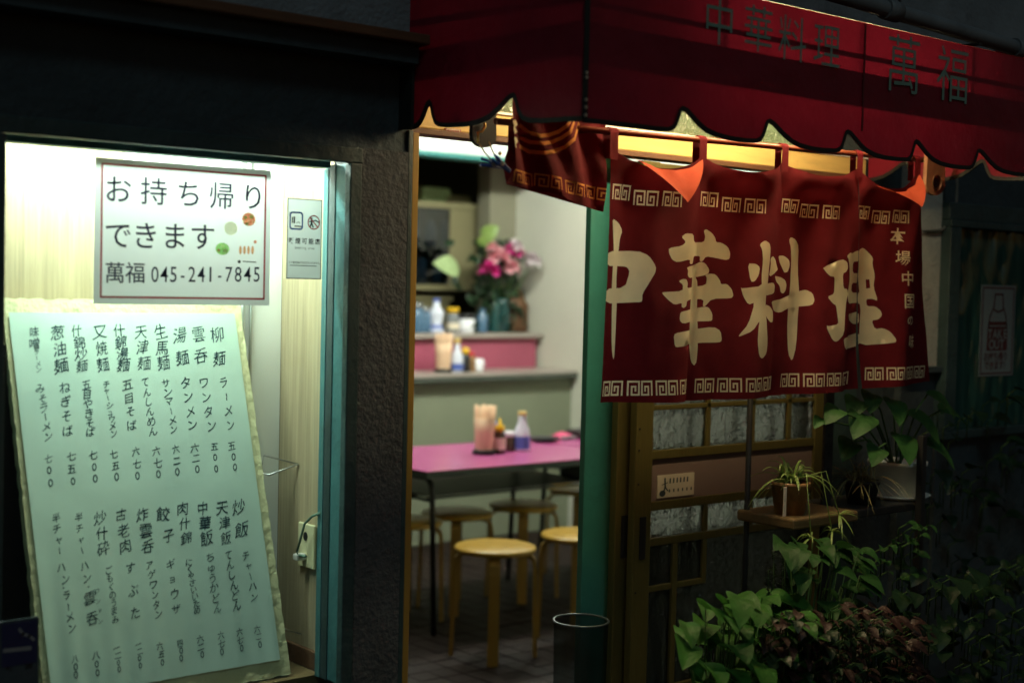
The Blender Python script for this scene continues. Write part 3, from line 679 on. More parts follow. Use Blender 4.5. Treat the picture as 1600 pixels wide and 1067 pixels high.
# key bands
SP = [(.08, .08), (.08, .92), (.92, .92), (.92, .08), (.38, .08), (.38, .6), (.66, .6), (.66, .34)]
def bands(x0, x1, zc, h, wd, gap, zf=lambda x: 0.0):
    out = []; x = x0
    while x + wd <= x1 + .004:
        for mir in (0, 1):
            ex = wd / 2 * .93
            pts = [((1 - u if mir else u), v) for u, v in SP]
            q = [(x + mir * wd / 2 + u * ex, zc - h / 2 + v * h + zf(x + wd / 2)) for u, v in pts]
            out += stroke(q, h * .115)
        x += wd + gap
    return out
zb_top = P2(1100, 306)[1]; zb_bot = P2(1088, 603)[1]
def topedge(i, x):                                   # the cloth sags between its loops
    t = (x - LX[i]) / (LX[i + 1] - LX[i]); sg = (.040, .034, .030, .052)[i]
    return rodz(x) - .040 - sg * (1 - abs(2 * t - 1) ** 2.0)
SLX = LX[1:4]
def wave(x, z):
    hz = min(1, max(0, (1.86 - z) / .62)); a = .005 + .017 * hz
    y = a * math.sin((x - LX[0]) * 19.5 + .8 * hz) + .0035 * math.sin(x * 47 + 3 * hz) + .006 * mnoise.noise(Vector((x * 6, z * 5, 1))) + .002 * mnoise.noise(Vector((x * 22, z * 16, 4)))
    for q in SLX: y += .012 * hz * math.exp(-((x - q) / .016) ** 2)
    return y
def fold(i):
    def fn(x, z):
        t = min(1, max(0, (x - LX[i]) / (LX[i + 1] - LX[i])))
        y = NY + wave(x, z) - .03 * math.exp(-((z - 1.82) / .05) ** 2) * (1 - (2 * t - 1) ** 2)
        return (x, y, z)
    return fn
hems = [(945, 630), (1090, 627), (1224, 618), (1349, 608), (1461, 596)]
for i in range(4):
    zb = [P2(*hems[i])[1], P2(*hems[i + 1])[1]]; xb = [P2(*hems[i])[0], P2(*hems[i + 1])[0]]
    if i == 3: xb[0] = P2(1354, 608)[0]
    gl = -.0006
    top = [(LX[i] + gl + (LX[i + 1] - LX[i] - 2 * gl) * k / 24, topedge(i, LX[i] + (LX[i + 1] - LX[i]) * k / 24)) for k in range(25)]
    ol = [(xb[0] + gl, zb[0])] + [(xb[1] - gl, zb[1])] + top[::-1]
    if i == 3: ol = [(xb[0], zb[0])] + [(xb[1], zb[1])] + top[::-1] + [P2(1343, 380)]
    figs = [(a, h, 1) for a, h in CH]
    def zf(x): return -.018 * math.sin(math.pi * min(1, max(0, (x - LX[i]) / (LX[i + 1] - LX[i]))))
    figs.append((bands(LX[i] + .008, LX[i + 1] - .004, zb_top, .038, .072, .0095, zf), [], 1))
    a0 = min(LX[i], xb[0]); figs.append((bands(xb[0] + .008, xb[1] - .004, (zb[0] + zb[1]) / 2 + .036, .038, .070, .0065), [], 1))
    # keep only the figures that touch this panel, so each panel's cut stays small
    lo, hi = min(LX[i], xb[0]) - .01, max(LX[i + 1], xb[1]) + .01
    figs2 = []
    for pls, hl, mi in figs:
        kp = [p for p in pls if max(q[0] for q in p) > lo and min(q[0] for q in p) < hi]
        if kp: figs2.append((kp, [p for p in hl if max(q[0] for q in p) > lo and min(q[0] for q in p) < hi], mi))
    cloth(ol, figs2, .016, fold(i), 'curtain_panel', ['red_cloth', 'cream_print'], nor)
# cowl flaps where the top of a panel has folded over to show its back
for (A, B, T, S) in (((966, 240), (1086, 250), (1031, 318), (1030, 267)), ((1356, 290), (1424, 273), (1397, 325), (1395, 300))):
    a, bq, tq, sq = (Vector(P2(*q)) for q in (A, B, T, S))
    def ffn(u, v, a=a, bq=bq, tq=tq, sq=sq):
        ctl = sq * 2 - (a + bq) * .5
        e = a * (1 - u) ** 2 + ctl * 2 * u * (1 - u) + bq * u ** 2
        e2 = tq + (e - tq) * .02
        edge = a.lerp(tq, u * 2) if u < .5 else tq.lerp(bq, u * 2 - 1)
        p = e.lerp(edge, v); bul = 4 * u * (1 - u)
        return (p.x, NY - .026 - .012 * bul - .055 * bul * v + .006 * math.sin(u * 22) * bul * (1 - v), p.y)
    m = MB(); m.grid(28, 12, ffn); m.build('folded_flap', 'red_lamplit', nor, fix=False)
# loops over the rod
for i, x in enumerate(LX + [(LX[0] + at(790, 200, Y=NY).x) / 2 - .13]):
    z = rodz(x); m = MB(); hw = .0135
    def lp(u, v, x=x, z=z, hw=hw):
        xx = x - hw + 2 * hw * u
        if v < .4: return (xx, NY - .0105, z - .066 + (.066) * v / .4)
        if v < .6:
            an = (v - .4) / .2 * math.pi; return (xx, NY - .0105 * math.cos(an), z + .0105 * math.sin(an))
        return (xx, NY + .0105 + .003, z - .062 * (v - .6) / .4)
    m.grid(2, 24, lp); m.build('loop', 'red_cloth', nor, fix=False)
# first panel: lifted and pinned back, its lower half folded away behind it
p1 = [(788, 140), (955, 190), (951, 331), (905, 319), (850, 303), (800, 292), (774, 288), (790, 264), (786, 215)]
O5, s5 = (760, 150), 4.268
arc = []
for pts in ([(190, 345), (255, 375), (330, 385), (410, 375), (480, 345), (545, 290), (610, 190)], [(190, 285), (255, 312), (330, 322), (400, 312), (455, 285), (505, 245), (560, 180)], [(190, 205), (240, 250), (310, 272), (380, 265), (435, 245), (480, 205), (510, 170)]):
    arc += stroke([P2(O5[0] + x / s5, O5[1] + y / s5) for x, y in pts], .0085)
orn = [[P2(O5[0] + x / s5, O5[1] + y / s5) for x, y in p] for p in ([(108, 175), (150, 165), (172, 195), (140, 215), (165, 245), (125, 262), (112, 225), (128, 205)], [(105, 280), (150, 285), (165, 310), (125, 330), (135, 355), (112, 345)])]
bz = []
for k in range(4):
    c = [(155, 545), (330, 570), (530, 615), (725, 645)][k]
    for mir in (0, 1):
        q = []
        for u, v in SP:
            uu = 1 - u if mir else u
            q.append(P2(O5[0] + (c[0] - 48 + mir * 86 + uu * 82 + 6) / s5, O5[1] + (c[1] + (-48 + (1 - v) * 86) + (mir * 82 + uu * 82 - 40) * .2) / s5))
        bz += stroke(q, .0038)
def fold1(x, z):
    t = (x - P2(780, 200)[0]) / (LX[0] - P2(780, 200)[0])
    return (x, NY + .01 - .05 * (1 - t) + .010 * math.sin(t * 9) + .006 * math.sin(t * 21 + z * 30), z)
cloth([P2(*q) for q in p1], [(arc + bz, [], 1), (orn, [], 2)], .014, fold1, 'curtain_panel', ['red_cloth', 'ochre_print', 'cream_print'], nor)
def back1(u, v):
    q0 = Vector(P2(778, 289)).lerp(Vector(P2(951, 331)), u); q1 = Vector(P2(800, 205)).lerp(Vector(P2(951, 250)), u)
    p = q0.lerp(q1, v); return (p.x, NY + .02 + .03 * math.sin(v * 3.1) - .05 * (1 - u), p.y)
m = MB(); m.grid(14, 8, back1); m.build('folded_back', 'red_cloth', nor, fix=False)

# rod holders: round-ended boards
def holder(px, py, wpx, hpx, nm, matn, lab, y):
    c = at(px, py, Y=y); sc = (at(px + 1, py, Y=y) - c).x; w2 = wpx / 2 * sc; h = hpx * abs((at(px, py + 1, Y=y) - c).z)
    t = thing('rod_holder', lab, 'bracket', (c.x, y, c.z), 'brackets holding the curtain rod')
    m = MB(); pts = [(c.x - w2, c.z + h), (c.x - w2 * 1.05, c.z)] + [(c.x + w2 * 1.05 * math.cos(math.pi + a * math.pi / 12), c.z + w2 * .8 * math.sin(math.pi + a * math.pi / 12)) for a in range(1, 12)] + [(c.x + w2 * 1.05, c.z), (c.x + w2, c.z + h)]
    m.prism(pts, lambda u, v, d: (u, y + d, v), 0, .012); m.build('board', matn, t)
    return t, c, w2, h
t, c, w2, h = holder(1462, 286, 28, 46, 'h', 'bracket_wood', 'brown round-ended wooden bracket with a hole at the right end of the curtain rod', NY - .02)
m = MB(); m.lathe([(w2 * .18, 0), (w2 * .34, -.002), (w2 * .50, 0), (w2 * .50, .004)], (0, 0, 0), 20)
bmesh.ops.rotate(m.bm, verts=m.bm.verts, cent=(0, 0, 0), matrix=Matrix.Rotation(R(90), 3, 'X')); bmesh.ops.translate(m.bm, verts=m.bm.verts, vec=(c.x, NY - .0215, c.z)); m.build('eyelet', 'brown_wood', t)
m = MB(); m.prism([(c.x + w2 * .34 * math.cos(i * .5236), c.z + w2 * .34 * math.sin(i * .5236)) for i in range(12)], lambda u, v, d: (u, NY - .02 - d, v), .0005, .0012); m.build('hole', 'black', t)
t, c, w2, h = holder(757, 212, 36, 40, 'h', 'bracket_black', 'black round-ended bracket with a brass hook at the left end of the curtain rod', NY + .10)
m = MB(); e = [at(x, y, Y=NY + .093) for x, y in ((757, 192), (758, 198), (753, 206), (747, 207), (747, 224))]
m.tube(e, .003, 8); m.build('hook', 'brass', t)
for pts, lab in ((((747, 222), (757, 238), (772, 256)), 'brown string tied from the black bracket to the blue pegs, left one'), (((764, 222), (770, 237), (777, 252)), 'short brown string from the black bracket to the yellow bead, right one')):
    m = MB(); m.tube([at(x, y, Y=NY + q_) for (x, y), q_ in zip(pts, (.09, .0, -.066))], .0016, 6); tag(recentre(m.build('string', 'string_brown')), lab, 'string')
m = MB(); m.lathe([(0, -.005), (.005, 0), (0, .005)], at(781, 240, Y=NY - .065), 10); tag(recentre(m.build('bead', 'yellow_plastic')), 'small yellow bead at the end of the string beside the curtain', 'bead')
for k, (p, q, lab) in enumerate((((752, 253), (790, 262), 'blue plastic clothes peg lying level, clipping the lifted curtain corner'), ((771, 246), (797, 268), 'blue plastic clothes peg tilted downward on the lifted curtain corner'))):
    a = at(*p, Y=NY - .072 - k * .012); c = at(*q, Y=NY - .072 - k * .012); d = (c - a).normalized(); nrm = Vector((-d.z, 0, d.x))
    t = thing('clothes_peg', lab, 'peg', a, 'blue pegs on the curtain')
    for s_ in (-1, 1):
        m = MB(); m.tube([a + nrm * .006 * s_, a.lerp(c, .45) + nrm * .0035 * s_, c + nrm * .002 * s_], [.0035, .004, .0025], 8); m.build('jaw', 'peg_blue', t)
    m = MB(); mid = a.lerp(c, .45); m.tube([mid - Vector((0, .006, 0)), mid + Vector((0, .006, 0))], .005, 10); m.build('spring', 'steel', t)

# cables on the pier right of the curtain
m = MB(); m.tube([at(x, y, Y=WY + .01) for x, y in ((1492, 245), (1495, 290), (1493, 325), (1486, 348), (1470, 360), (1450, 362), (1430, 360))], .006, 8); tag(recentre(m.build('wall_cable', 'cable_grey')), 'grey cable looping down the pale wall between curtain and dark window', 'cable')
m = MB(); m.tube([at(x, y, Y=WY - .005) for x, y in ((1441, 250), (1444, 285), (1438, 305), (1428, 316), (1415, 330))], .003, 8); tag(recentre(m.build('wall_cable', 'cable_black')), 'thin black cable hanging behind the right edge of the curtain', 'cable')

# ================================================================== SIGNS AND MENU
# takeaway sign
SY = 2.832
S0 = Vector((1.2355, SY, 1.455)); SW, SH = .418, .305
sg = thing('takeaway_sign', 'white paper sign with red border, navy lettering and phone number inside the window', 'sign', (S0.x + SW / 2, SY, S0.z))
def sp(px, py): p = at(px, py, Y=SY); return p.x, p.z
def son(off): return lambda u, v: (u, SY - off, v)
b = MB(); e_ = .0125
for xa, xb_, za, zb_ in ((0, SW, 0, e_), (0, SW, SH - e_ + .002, SH), (0, e_, e_, SH - e_ + .002), (SW - e_, SW, e_, SH - e_ + .002)):
    b.sheet([(S0.x + xa, SY, S0.z + za), (S0.x + xb_, SY, S0.z + za), (S0.x + xb_, SY, S0.z + zb_), (S0.x + xa, SY, S0.z + zb_)])
b.build('laminate', 'paper_edge', sg)
b = MB(); b.sheet([(S0.x + e_, SY, S0.z + e_), (S0.x + SW - e_, SY, S0.z + e_), (S0.x + SW - e_, SY, S0.z + SH - e_ + .002), (S0.x + e_, SY, S0.z + SH - e_ + .002)]); b.build('paper', 'paper_sign', sg)
b = MB(); f = son(.0016)
for q in stroke([(S0.x + .015, S0.z + .015), (S0.x + SW - .015, S0.z + .015), (S0.x + SW - .015, S0.z + SH - .013), (S0.x + .015, S0.z + SH - .013), (S0.x + .015, S0.z + .015)], .0045): b.sheet([f(*p) for p in q])
b.build('border', 'ink_red', sg)
b = MB(); f = son(.0018); sc = .00140
for ch, px, py in (('お', 184, 296), ('持', 240, 299), ('ち', 295, 303), ('帰', 346, 306), ('り', 395, 308), ('で', 184, 367), ('き', 227, 368), ('ま', 272, 369), ('す', 316, 370)):
    u, v = sp(px, py); put_glyph(b, ch, f, u, v, .0625, 0, .004, 1.03)
for ch, px in (('萬', 179), ('福', 211)): u, v = sp(px, 426); put_glyph(b, ch, f, u, v, .047, 0, .006)
for i, ch in enumerate('045-241-7845'):
    u, v = sp(241.5 + i * 14.45, 428.5); put_glyph(b, ch, f, u, v, .048 if ch != '-' else .042, 0, .002, .80 if ch != '1' else .95)
b.build('lettering', 'ink_navy', sg)
fb = MB(); f = son(.0019)
def food(px, py, ru, rv, mi): u, v = sp(px, py); blob(fb, f, u, v, ru, rv, 16, mi)
food(388, 343, .017, .015, 0); food(360, 357, .0165, .015, 2); food(347, 389, .017, .0135, 1); 
for i in range(4): food(375 + i * 6.3, 391, .0034, .0095, 3)
f = son(.0023)
for px, py, r, mi in ((383, 340, .004, 1), (392, 339, .005, 1), (388, 347, .004, 2), (394, 347, .004, 2), (385, 350, .004, 1), (380, 346, .0035, 2), (347, 385, .0045, 2), (351, 392, .005, 2), (341, 391, .0035, 0), (398, 378, .004, 0), (373, 409, .004, 4)): food(px, py, r, r * .9, mi)
for q in stroke([sp(379, 408.5), sp(399, 409.8)], .0022): fb.sheet([f(*p) for p in q], 4)
fb.build('food_picture', ['food_red', 'food_green', 'food_cream', 'food_brown', 'ink_black'], sg)
# smoking notice
N0 = Vector((1.693, 2.826, 1.517)); NW, NH = .093, .184
sn = thing('smoking_notice', 'narrow grey sticker with blue and red smoking pictograms beside the window edge', 'notice', (N0.x + NW / 2, N0.y, N0.z))
b = MB(); b.sheet([(N0.x, N0.y, N0.z), (N0.x + NW, N0.y, N0.z), (N0.x + NW, N0.y, N0.z + NH), (N0.x, N0.y, N0.z + NH)]); b.build('sheet', 'notice_grey', sn)
def nf(off): return lambda u, v: (N0.x + u * NW, N0.y - off, N0.z + v * NH)
def nstroke(mb, pts, wd, off=.0006, mi=0):
    f = nf(off); r = NH / NW
    for q in stroke([(x, y * r) for x, y in pts], wd): mb.sheet([f(x, y / r) for x, y in q], mi)
b = MB(); nstroke(b, [(.012, .006), (.988, .006), (.988, .994), (.012, .994), (.012, .006)], .022)
nstroke(b, [(.15, .70), (.15, .76)], .03, .0008); nstroke(b, [(.20, .70), (.20, .765)], .04, .0008); nstroke(b, [(.27, .695), (.33, .71), (.36, .69)], .015, .0008); nstroke(b, [(.22, .655), (.40, .655)], .03, .0008)
nstroke(b, [(.70, .76), (.70, .71), (.66, .66)], .045, .0008); nstroke(b, [(.70, .71), (.74, .655)], .04, .0008); nstroke(b, [(.64, .72), (.78, .735)], .03, .0008); nstroke(b, [(.80, .74), (.90, .72), (.92, .70)], .03, .0008)
f = nf(.0008)
for i, ch in enumerate('喫煙可能店'):
    put_glyph(b, ch, lambda u, v: (N0.x + u, N0.y - .0008, N0.z + v), NW * (.12 + i * .19), NH * .475, .0145, 0, .02)
for i, ch in enumerate('Smoking area'):
    if ch != ' ': put_glyph(b, ch, lambda u, v: (N0.x + u, N0.y - .0008, N0.z + v), NW * (.245 + i * .048), NH * .39, .0085)
for i, ch in enumerate('20歳未満の方は立ち入れません。'):
    put_glyph(b, ch, lambda u, v: (N0.x + u, N0.y - .0008, N0.z + v), NW * (.08 + i * .06), NH * .205, .0062, 0, .01)
nstroke(b, [(.10, .168), (.86, .166)], .018, .0008); b.build('print', 'ink_black', sn)
b = MB(); rr_ = NH / NW
pts = []
for cx, cy, a0 in ((.36, .79, 0), (.15, .79, 90), (.15, .655, 180), (.36, .655, 270)):
    pts += [(cx + .07 * math.cos(R(a0 + k * 30)), cy + .07 / rr_ * math.sin(R(a0 + k * 30))) for k in range(4)]
nstroke(b, pts + [pts[0]], .04, .0010); b.build('blue_mark', 'ink_blue', sn)
b = MB(); pts = [(.76 + .165 * math.cos(k * .2618), .712 + .165 / rr_ * math.sin(k * .2618)) for k in range(25)]
nstroke(b, pts, .03, .0010); nstroke(b, [pts[9], pts[21]], .03, .0012); b.build('red_mark', 'ink_red', sn)

# menu board leaning in the window
MT, MBt = Vector((3.052, 1.462)), Vector((2.885, .578))             # (y, z) of the paper plane at the top and bottom
md = (MBt - MT).normalized(); mn = Vector((0, md.y, -md.x)); mn = mn if mn.y < 0 else -mn
def mray(px, py, off=0.0):
    d = ray(px, py); q = Vector((0, MT.x, MT.y)) + mn * off
    return EYE + d * ((q - EYE).dot(mn) / d.dot(mn))
mz = thing('menu_board', 'handwritten pale green menu sheet on a chipped yellowish foam board leaning in the display window', 'menu board', (1.42, MBt.x, MBt.y))
c_tl, c_tr, c_br = mray(3, 458), mray(376, 476), mray(456, 1052)
c_bl = mray(70, 1085); LEN = (MBt - MT).length
b = MB(); th = .022; N = 60; random.seed(3)
def bpt(u, s, off): p = Vector((0, MT.x, MT.y)) + Vector((0, md.x, md.y)) * s + mn * off; return (u, p.y, p.z)
def bl(s): return c_tl.x + (c_bl.x - c_tl.x) * s / LEN
def br(s): return c_tr.x + (c_br.x - c_tr.x) * s / LEN
ring_ = []
for k in range(N): ring_.append((bl(0) + (br(0) - bl(0)) * k / N, random.choice((0, 0, .001, .003))))
for k in range(N): ring_.append((br(LEN * k / N) - random.choice((0, 0, .0008, .0022)), LEN * k / N))
for k in range(N): ring_.append((br(LEN) - (br(LEN) - bl(LEN)) * k / N, LEN - random.choice((0, .001, .003))))
for k in range(N): ring_.append((bl(LEN * (1 - k / N)) + random.choice((0, 0, .0008, .0022)), LEN * (1 - k / N)))
b.prism(ring_, lambda u, v, d: bpt(u, v, d), -.003, -.003 - th); b.build('foam_panel', 'foam_board', mz)
pc_ = [mray(13, 490), mray(366, 490), mray(437, 1030), mray(80, 1077)]
s0 = (Vector((pc_[1].y, pc_[1].z)) - MT).length; s1 = (Vector((pc_[2].y, pc_[2].z)) - MT).length
def pxl(v): return pc_[0].x + (pc_[3].x - pc_[0].x) * v
def pxr(v): return pc_[1].x + (pc_[2].x - pc_[1].x) * v
def pap(u, v):
    s = s0 + (s1 - s0) * v; xl, xr = pxl(v), pxr(v); x = xl + (xr - xl) * u
    rip = .0016 * max(0, v - .55) * 2 * (math.sin(u * 34 + v * 3 + 3 * math.sin(u * 5)) + .6 * math.sin(u * 71 + 1)) + .0010 * mnoise.noise(Vector((u * 6, v * 7, 2)))
    return bpt(x, s, .0015 + rip)
b = MB(); b.grid(110, 60, pap); b.build('menu_sheet', 'menu_paper', mz)
MENU = [('柳麺',339,522,342,560,25),('雲呑',309,522,314,556,25),('湯麺',280,524,284,559,25),('生馬麺',250,519,256,567,23),('天津麺',219,519,225,567,23),('什錦湯麺',186,517,193,570,20),('又焼麺',156,519,160,570,23),('什錦炒麺',120,517,128,571,20),('葱油麺',89,519,96,571,23),('味噌',53,518,54,537,18),('ラーメン',56,550,60,577,10),
 ('ラーメン',349,598,360,664,18),('ワンタン',318,598,329,666,18),('タンメン',290,598,300,664,18),('サンマーメン',259,598,271,671,15),('てんしんめん',226,597,238,674,16),('五目そば',198,601,205,664,18),('チャーシュウメン',165,600,177,677,13),('五目やきそば',134,601,141,675,16),('ねぎそば',100,605,105,673,18),('みそラーメン',63,607,75,682,16),
 ('五00',362,697,366,730,14),('五00',334,698,337,732,14),('六二0',304,699,307,733,15),('六二0',274,702,277,737,15),('六七0',244,705,247,740,15),('六七0',212,705,215,743,15),('七五0',177,709,182,745,15),('七00',145,711,148,747,15),('七五0',110,713,114,751,15),('七00',75,716,79,754,15),
 ('炒飯',373,792,378,826,24),('天津飯',347,792,352,840,22),('中華飯',316,793,322,840,22),('肉什錦',284,795,291,840,21),('餃子',255,803,262,836,23),('炸雲呑',222,804,231,853,22),('古老肉',189,804,196,853,22),('炒什砕',156,809,161,857,22),('半チャー',122,807,127,860,15),('半チャー',87,809,93,860,15),
 ('チャーハン',384,867,397,932,15),('てんしんどん',356,867,370,945,16),('ちゅうかどん',327,870,339,950,16),('にくやさいいため',294,878,308,953,13),('ギョウザ',266,881,275,951,17),('アゲワンタン',233,882,247,959,15),('すぶた',203,887,211,957,20),('ごもくのうまみ',169,890,180,967,14),('ハン',131,884,136,903,17),('雲呑',140,933,144,965,23),('ハン',95,886,102,905,17),('ラーメン',103,930,112,981,16),('・',98.5,918,98.5,918,12),('・',137,917,137,917,12),('ワンタン',152,923,156,970,8),
 ('六二0',402,982,406,1006,13),('六七0',373,987,377,1012,13),('六七0',344,992,346,1017,13),('六二0',313,998,316,1022,13),('四00',281,1004,283,1028,13),('六五0',249,1009,252,1034,13),('一二00',216,1006,219,1039,12),('一二00',182,1012,186,1045,12),('八00',150,1023,152,1050,14),('八00',116,1029,117,1054,14)]
def mfn(u, v):                                   # u across, v up the sheet (from the paper's top edge, negative down)
    x, s = u, -v
    v_ = (s - s0) / (s1 - s0); p = Vector(pap((x - pxl(v_)) / (pxr(v_) - pxl(v_)), v_)) + mn * .0005
    return tuple(p)
b = MB(); random.seed(11)
for txt, xa, ya, xb_, yb_, sz in MENU:
    n = len(txt); wt = random.uniform(-.003, .007)
    for i, ch in enumerate(txt):
        t = i / max(1, n - 1); px, py = xa + (xb_ - xa) * t + random.uniform(-.8, .8), ya + (yb_ - ya) * t + random.uniform(-.6, .6)
        p = mray(px, py); s = -(Vector((p.y, p.z)) - MT).length
        q = mray(px, py + sz); h = abs((Vector((q.y, q.z)) - MT).length + s)
        small = ch in 'ャュョ'; k = h * 1.02 * random.uniform(.94, 1.06) * (.9 if small else 1.0) * (1.0 if ch in '0' else 1.02)
        rot = random.uniform(-.07, .07) + .05
        if ch == 'ー': put_glyph(b, ch, mfn, p.x, s, k * .8, R(-84) + rot, wt, warp=.1)
        elif ch == '0':
            w0, h0, l0 = k * .19, k * .34, rot * .5
            el = [(p.x + w0 * math.cos(a_ * .5236 + 1.2) + l0 * h0 * math.sin(a_ * .5236 + 1.2), s + h0 * math.sin(a_ * .5236 + 1.2)) for a_ in range(13)]
            for q in stroke(el, k * .10): b.sheet([mfn(*z) for z in q])
        else: put_glyph(b, ch, mfn, p.x, s, k, rot, wt, random.uniform(.88, 1.02), random.uniform(.02, .2), warp=.075, tilt=random.uniform(.02, .16))
b.build('handwriting', 'ink_brush', mz)
# dark smoking sign at the bottom left, outside the glass
a = at(-8, 972, Y=WY - .03); c = at(60, 1080, Y=WY - .03)
t = thing('cigarette_sign', 'dark navy sign with a cigarette pictogram at the foot of the display window', 'sign', ((a.x + c.x) / 2, WY - .03, c.z))
b = MB(); b.box(a.x, c.x, WY - .03, WY - .026, c.z - .02, a.z, .001); b.build('plate', 'cabinet_dark', t)
b = MB(); q0 = at(3, 975, Y=WY - .031); q1 = at(57, 1034, Y=WY - .031); b.box(q0.x, q1.x, WY - .0312, WY - .0305, q1.z, q0.z); b.build('navy_square', 'ink_navy', t)
b = MB()
for s_, wd in (([(8, 1016), (46, 1012)], .008), ([(31, 983), (36, 990), (46, 993), (52, 998)], .006)):
    pts = [(at(x, y, Y=WY - .0318).x, at(x, y, Y=WY - .0318).z) for x, y in s_]
    for q in stroke(pts, wd): b.sheet([(u, WY - .0318, v) for u, v in q])
b.build('pictogram', 'jar_grey', t)
b = MB()
for ch, px, py in (('喫', 15, 1042), ('煙', 45, 1038)): p = at(px, py, Y=WY - .031); put_glyph(b, ch, lambda u, v: (u, WY - .031, v), p.x, p.z, .016, 0, .02)
b.build('lettering', 'black', t)
# wire brackets, outlet and plug on the display's side panel
SX = 1.8415
def sx(px, py, o=.0): return at(px, py, X=SX - o)
for pts, lab in ((((466, 725, .0), (412, 711, .07), (408, 738, .075), (420, 742, .06), (466, 725, .002)), 'bent wire shelf bracket sticking out beside the menu board'), (((470, 990, .0), (444, 982, .06), (438, 985, .07)), 'lower straight wire bracket near the display floor')):
    m = MB(); m.tube([at(x, y, X=SX - o) for x, y, o in pts], .0022, 8); tag(recentre(m.build('wire_bracket', 'steel')), lab, 'bracket')
ol = thing('power_outlet', 'ivory wall outlet with a black socket and a plugged-in cord under the smoking notice', 'outlet', sx(482, 852))
c1 = sx(470, 814); c2 = sx(494, 890)
m = MB(); m.box(SX - .008, SX, min(c1.y, c2.y), max(c1.y, c2.y), c2.z, c1.z, .003); m.build('plate', 'outlet_ivory', ol)
m = MB(); q = sx(482, 837); m.prism([(q.y + .009 * math.cos(i * .5236), q.z + .011 * math.sin(i * .5236)) for i in range(12)], lambda u, v, d: (SX - d, u, v), .007, .0095); m.build('socket', 'black', ol)
q = sx(480, 868); m = MB(); m.box(SX - .035, SX - .0085, q.y - .010, q.y + .010, q.z - .008, q.z + .008, .003); pl = m.build('plug', 'plug_grey', ol)
m = MB(); m.tube([at(x, y, X=SX - .03) for x, y in ((478, 869), (466, 868), (464, 862), (470, 840), (476, 818), (488, 806), (500, 802))], .003, 8); m.build('cord', 'cord_green', pl)
# takeout poster on the dark window
PY = WY + .009
t4 = thing('takeout_poster', 'pale blue poster with a dark red bottle-shaped TAKE OUT figure on the dark window', 'poster', tuple(at(1556, 585, Y=PY)))
qa = at(1534, 445, Y=PY); qb = at(1582, 586, Y=PY); PW, PH = qb.x - qa.x, qa.z - qb.z
b = MB(); b.box(qa.x, qb.x, PY, PY + .0012, qb.z, qa.z); b.build('sheet', 'poster_blue', t4)
def pf(u, v): return (qa.x + u * PW, PY - .0006, qb.z + v * PH)
b = MB(); r_ = PH / PW
def pst(pts, wd):
    for q in stroke([(x, y * r_) for x, y in pts], wd): b.sheet([pf(x, y / r_) for x, y in q])
pst([(.05, .03), (.95, .03), (.95, .97), (.05, .97), (.05, .03)], .025)
pst([(.40, .90), (.62, .90), (.65, .76), (.73, .66), (.78, .50)], .03); pst([(.40, .90), (.37, .76), (.27, .66), (.22, .50)], .03); pst([(.38, .73), (.5, .705), (.64, .73)], .03)
b.sheet([pf(.20, .28), pf(.80, .28), pf(.79, .46), pf(.76, .60), pf(.24, .60), pf(.21, .46)])
for i, ch in enumerate('お持ち帰り'): put_glyph(b, ch, lambda u, v: (u, PY - .0006, v), qa.x + PW * (.20 + i * .14), qb.z + PH * .215, PW * .15, 0, .02)
for i, ch in enumerate('できます！'): put_glyph(b, ch, lambda u, v: (u, PY - .0006, v), qa.x + PW * (.22 + i * .14), qb.z + PH * .12, PW * .15, 0, .02)
b.build('figure', 'poster_red', t4)
b = MB()
for j, wd in enumerate(('TAKE', 'OUT')):
    for i, ch in enumerate(wd): put_glyph(b, ch, lambda u, v: (u, PY - .0012, v), qa.x + PW * ((.28 if j == 0 else .34) + i * .15), qb.z + PH * (.465 - j * .115), PW * .21, 0, .02)
b.sheet([(qa.x + PW * .25, PY - .0012, qb.z + PH * .545), (qa.x + PW * .75, PY - .0012, qb.z + PH * .545), (qa.x + PW * .75, PY - .0012, qb.z + PH * .558), (qa.x + PW * .25, PY - .0012, qb.z + PH * .558)])
b.build('lettering', 'poster_blue', t4)

# ================================================================== DINING ROOM THINGS
CZ = .985
ct = thing('kitchen_counter', 'long serving counter with pink riser and upper ledge along the back of the room', 'counter', (4.0, 6.7, 0))
b = MB(); b.box(2.0, 5.998, 6.56, 6.60, -.03, .938); b.build('front_panel', 'counter_front', ct)
b = MB(); b.box(2.0, 5.998, 6.50, 6.86, CZ - .018, CZ, .003); b.build('counter_top', 'counter_top', ct)
b = MB(); b.box(2.0, 5.998, 6.502, 6.86, CZ - .046, CZ - .0185, .002); b.build('top_edge', 'counter_edge', ct)
LZ = 1.205
b = MB(); b.box(2.0, 5.96, 6.861, 6.90, CZ - .046, LZ - .03); b.build('riser', 'riser_pink', ct)
b = MB(); b.box(2.0, 5.985, 6.82, 7.12, LZ - .029, LZ, .004); b.build('ledge', 'counter_top', ct)
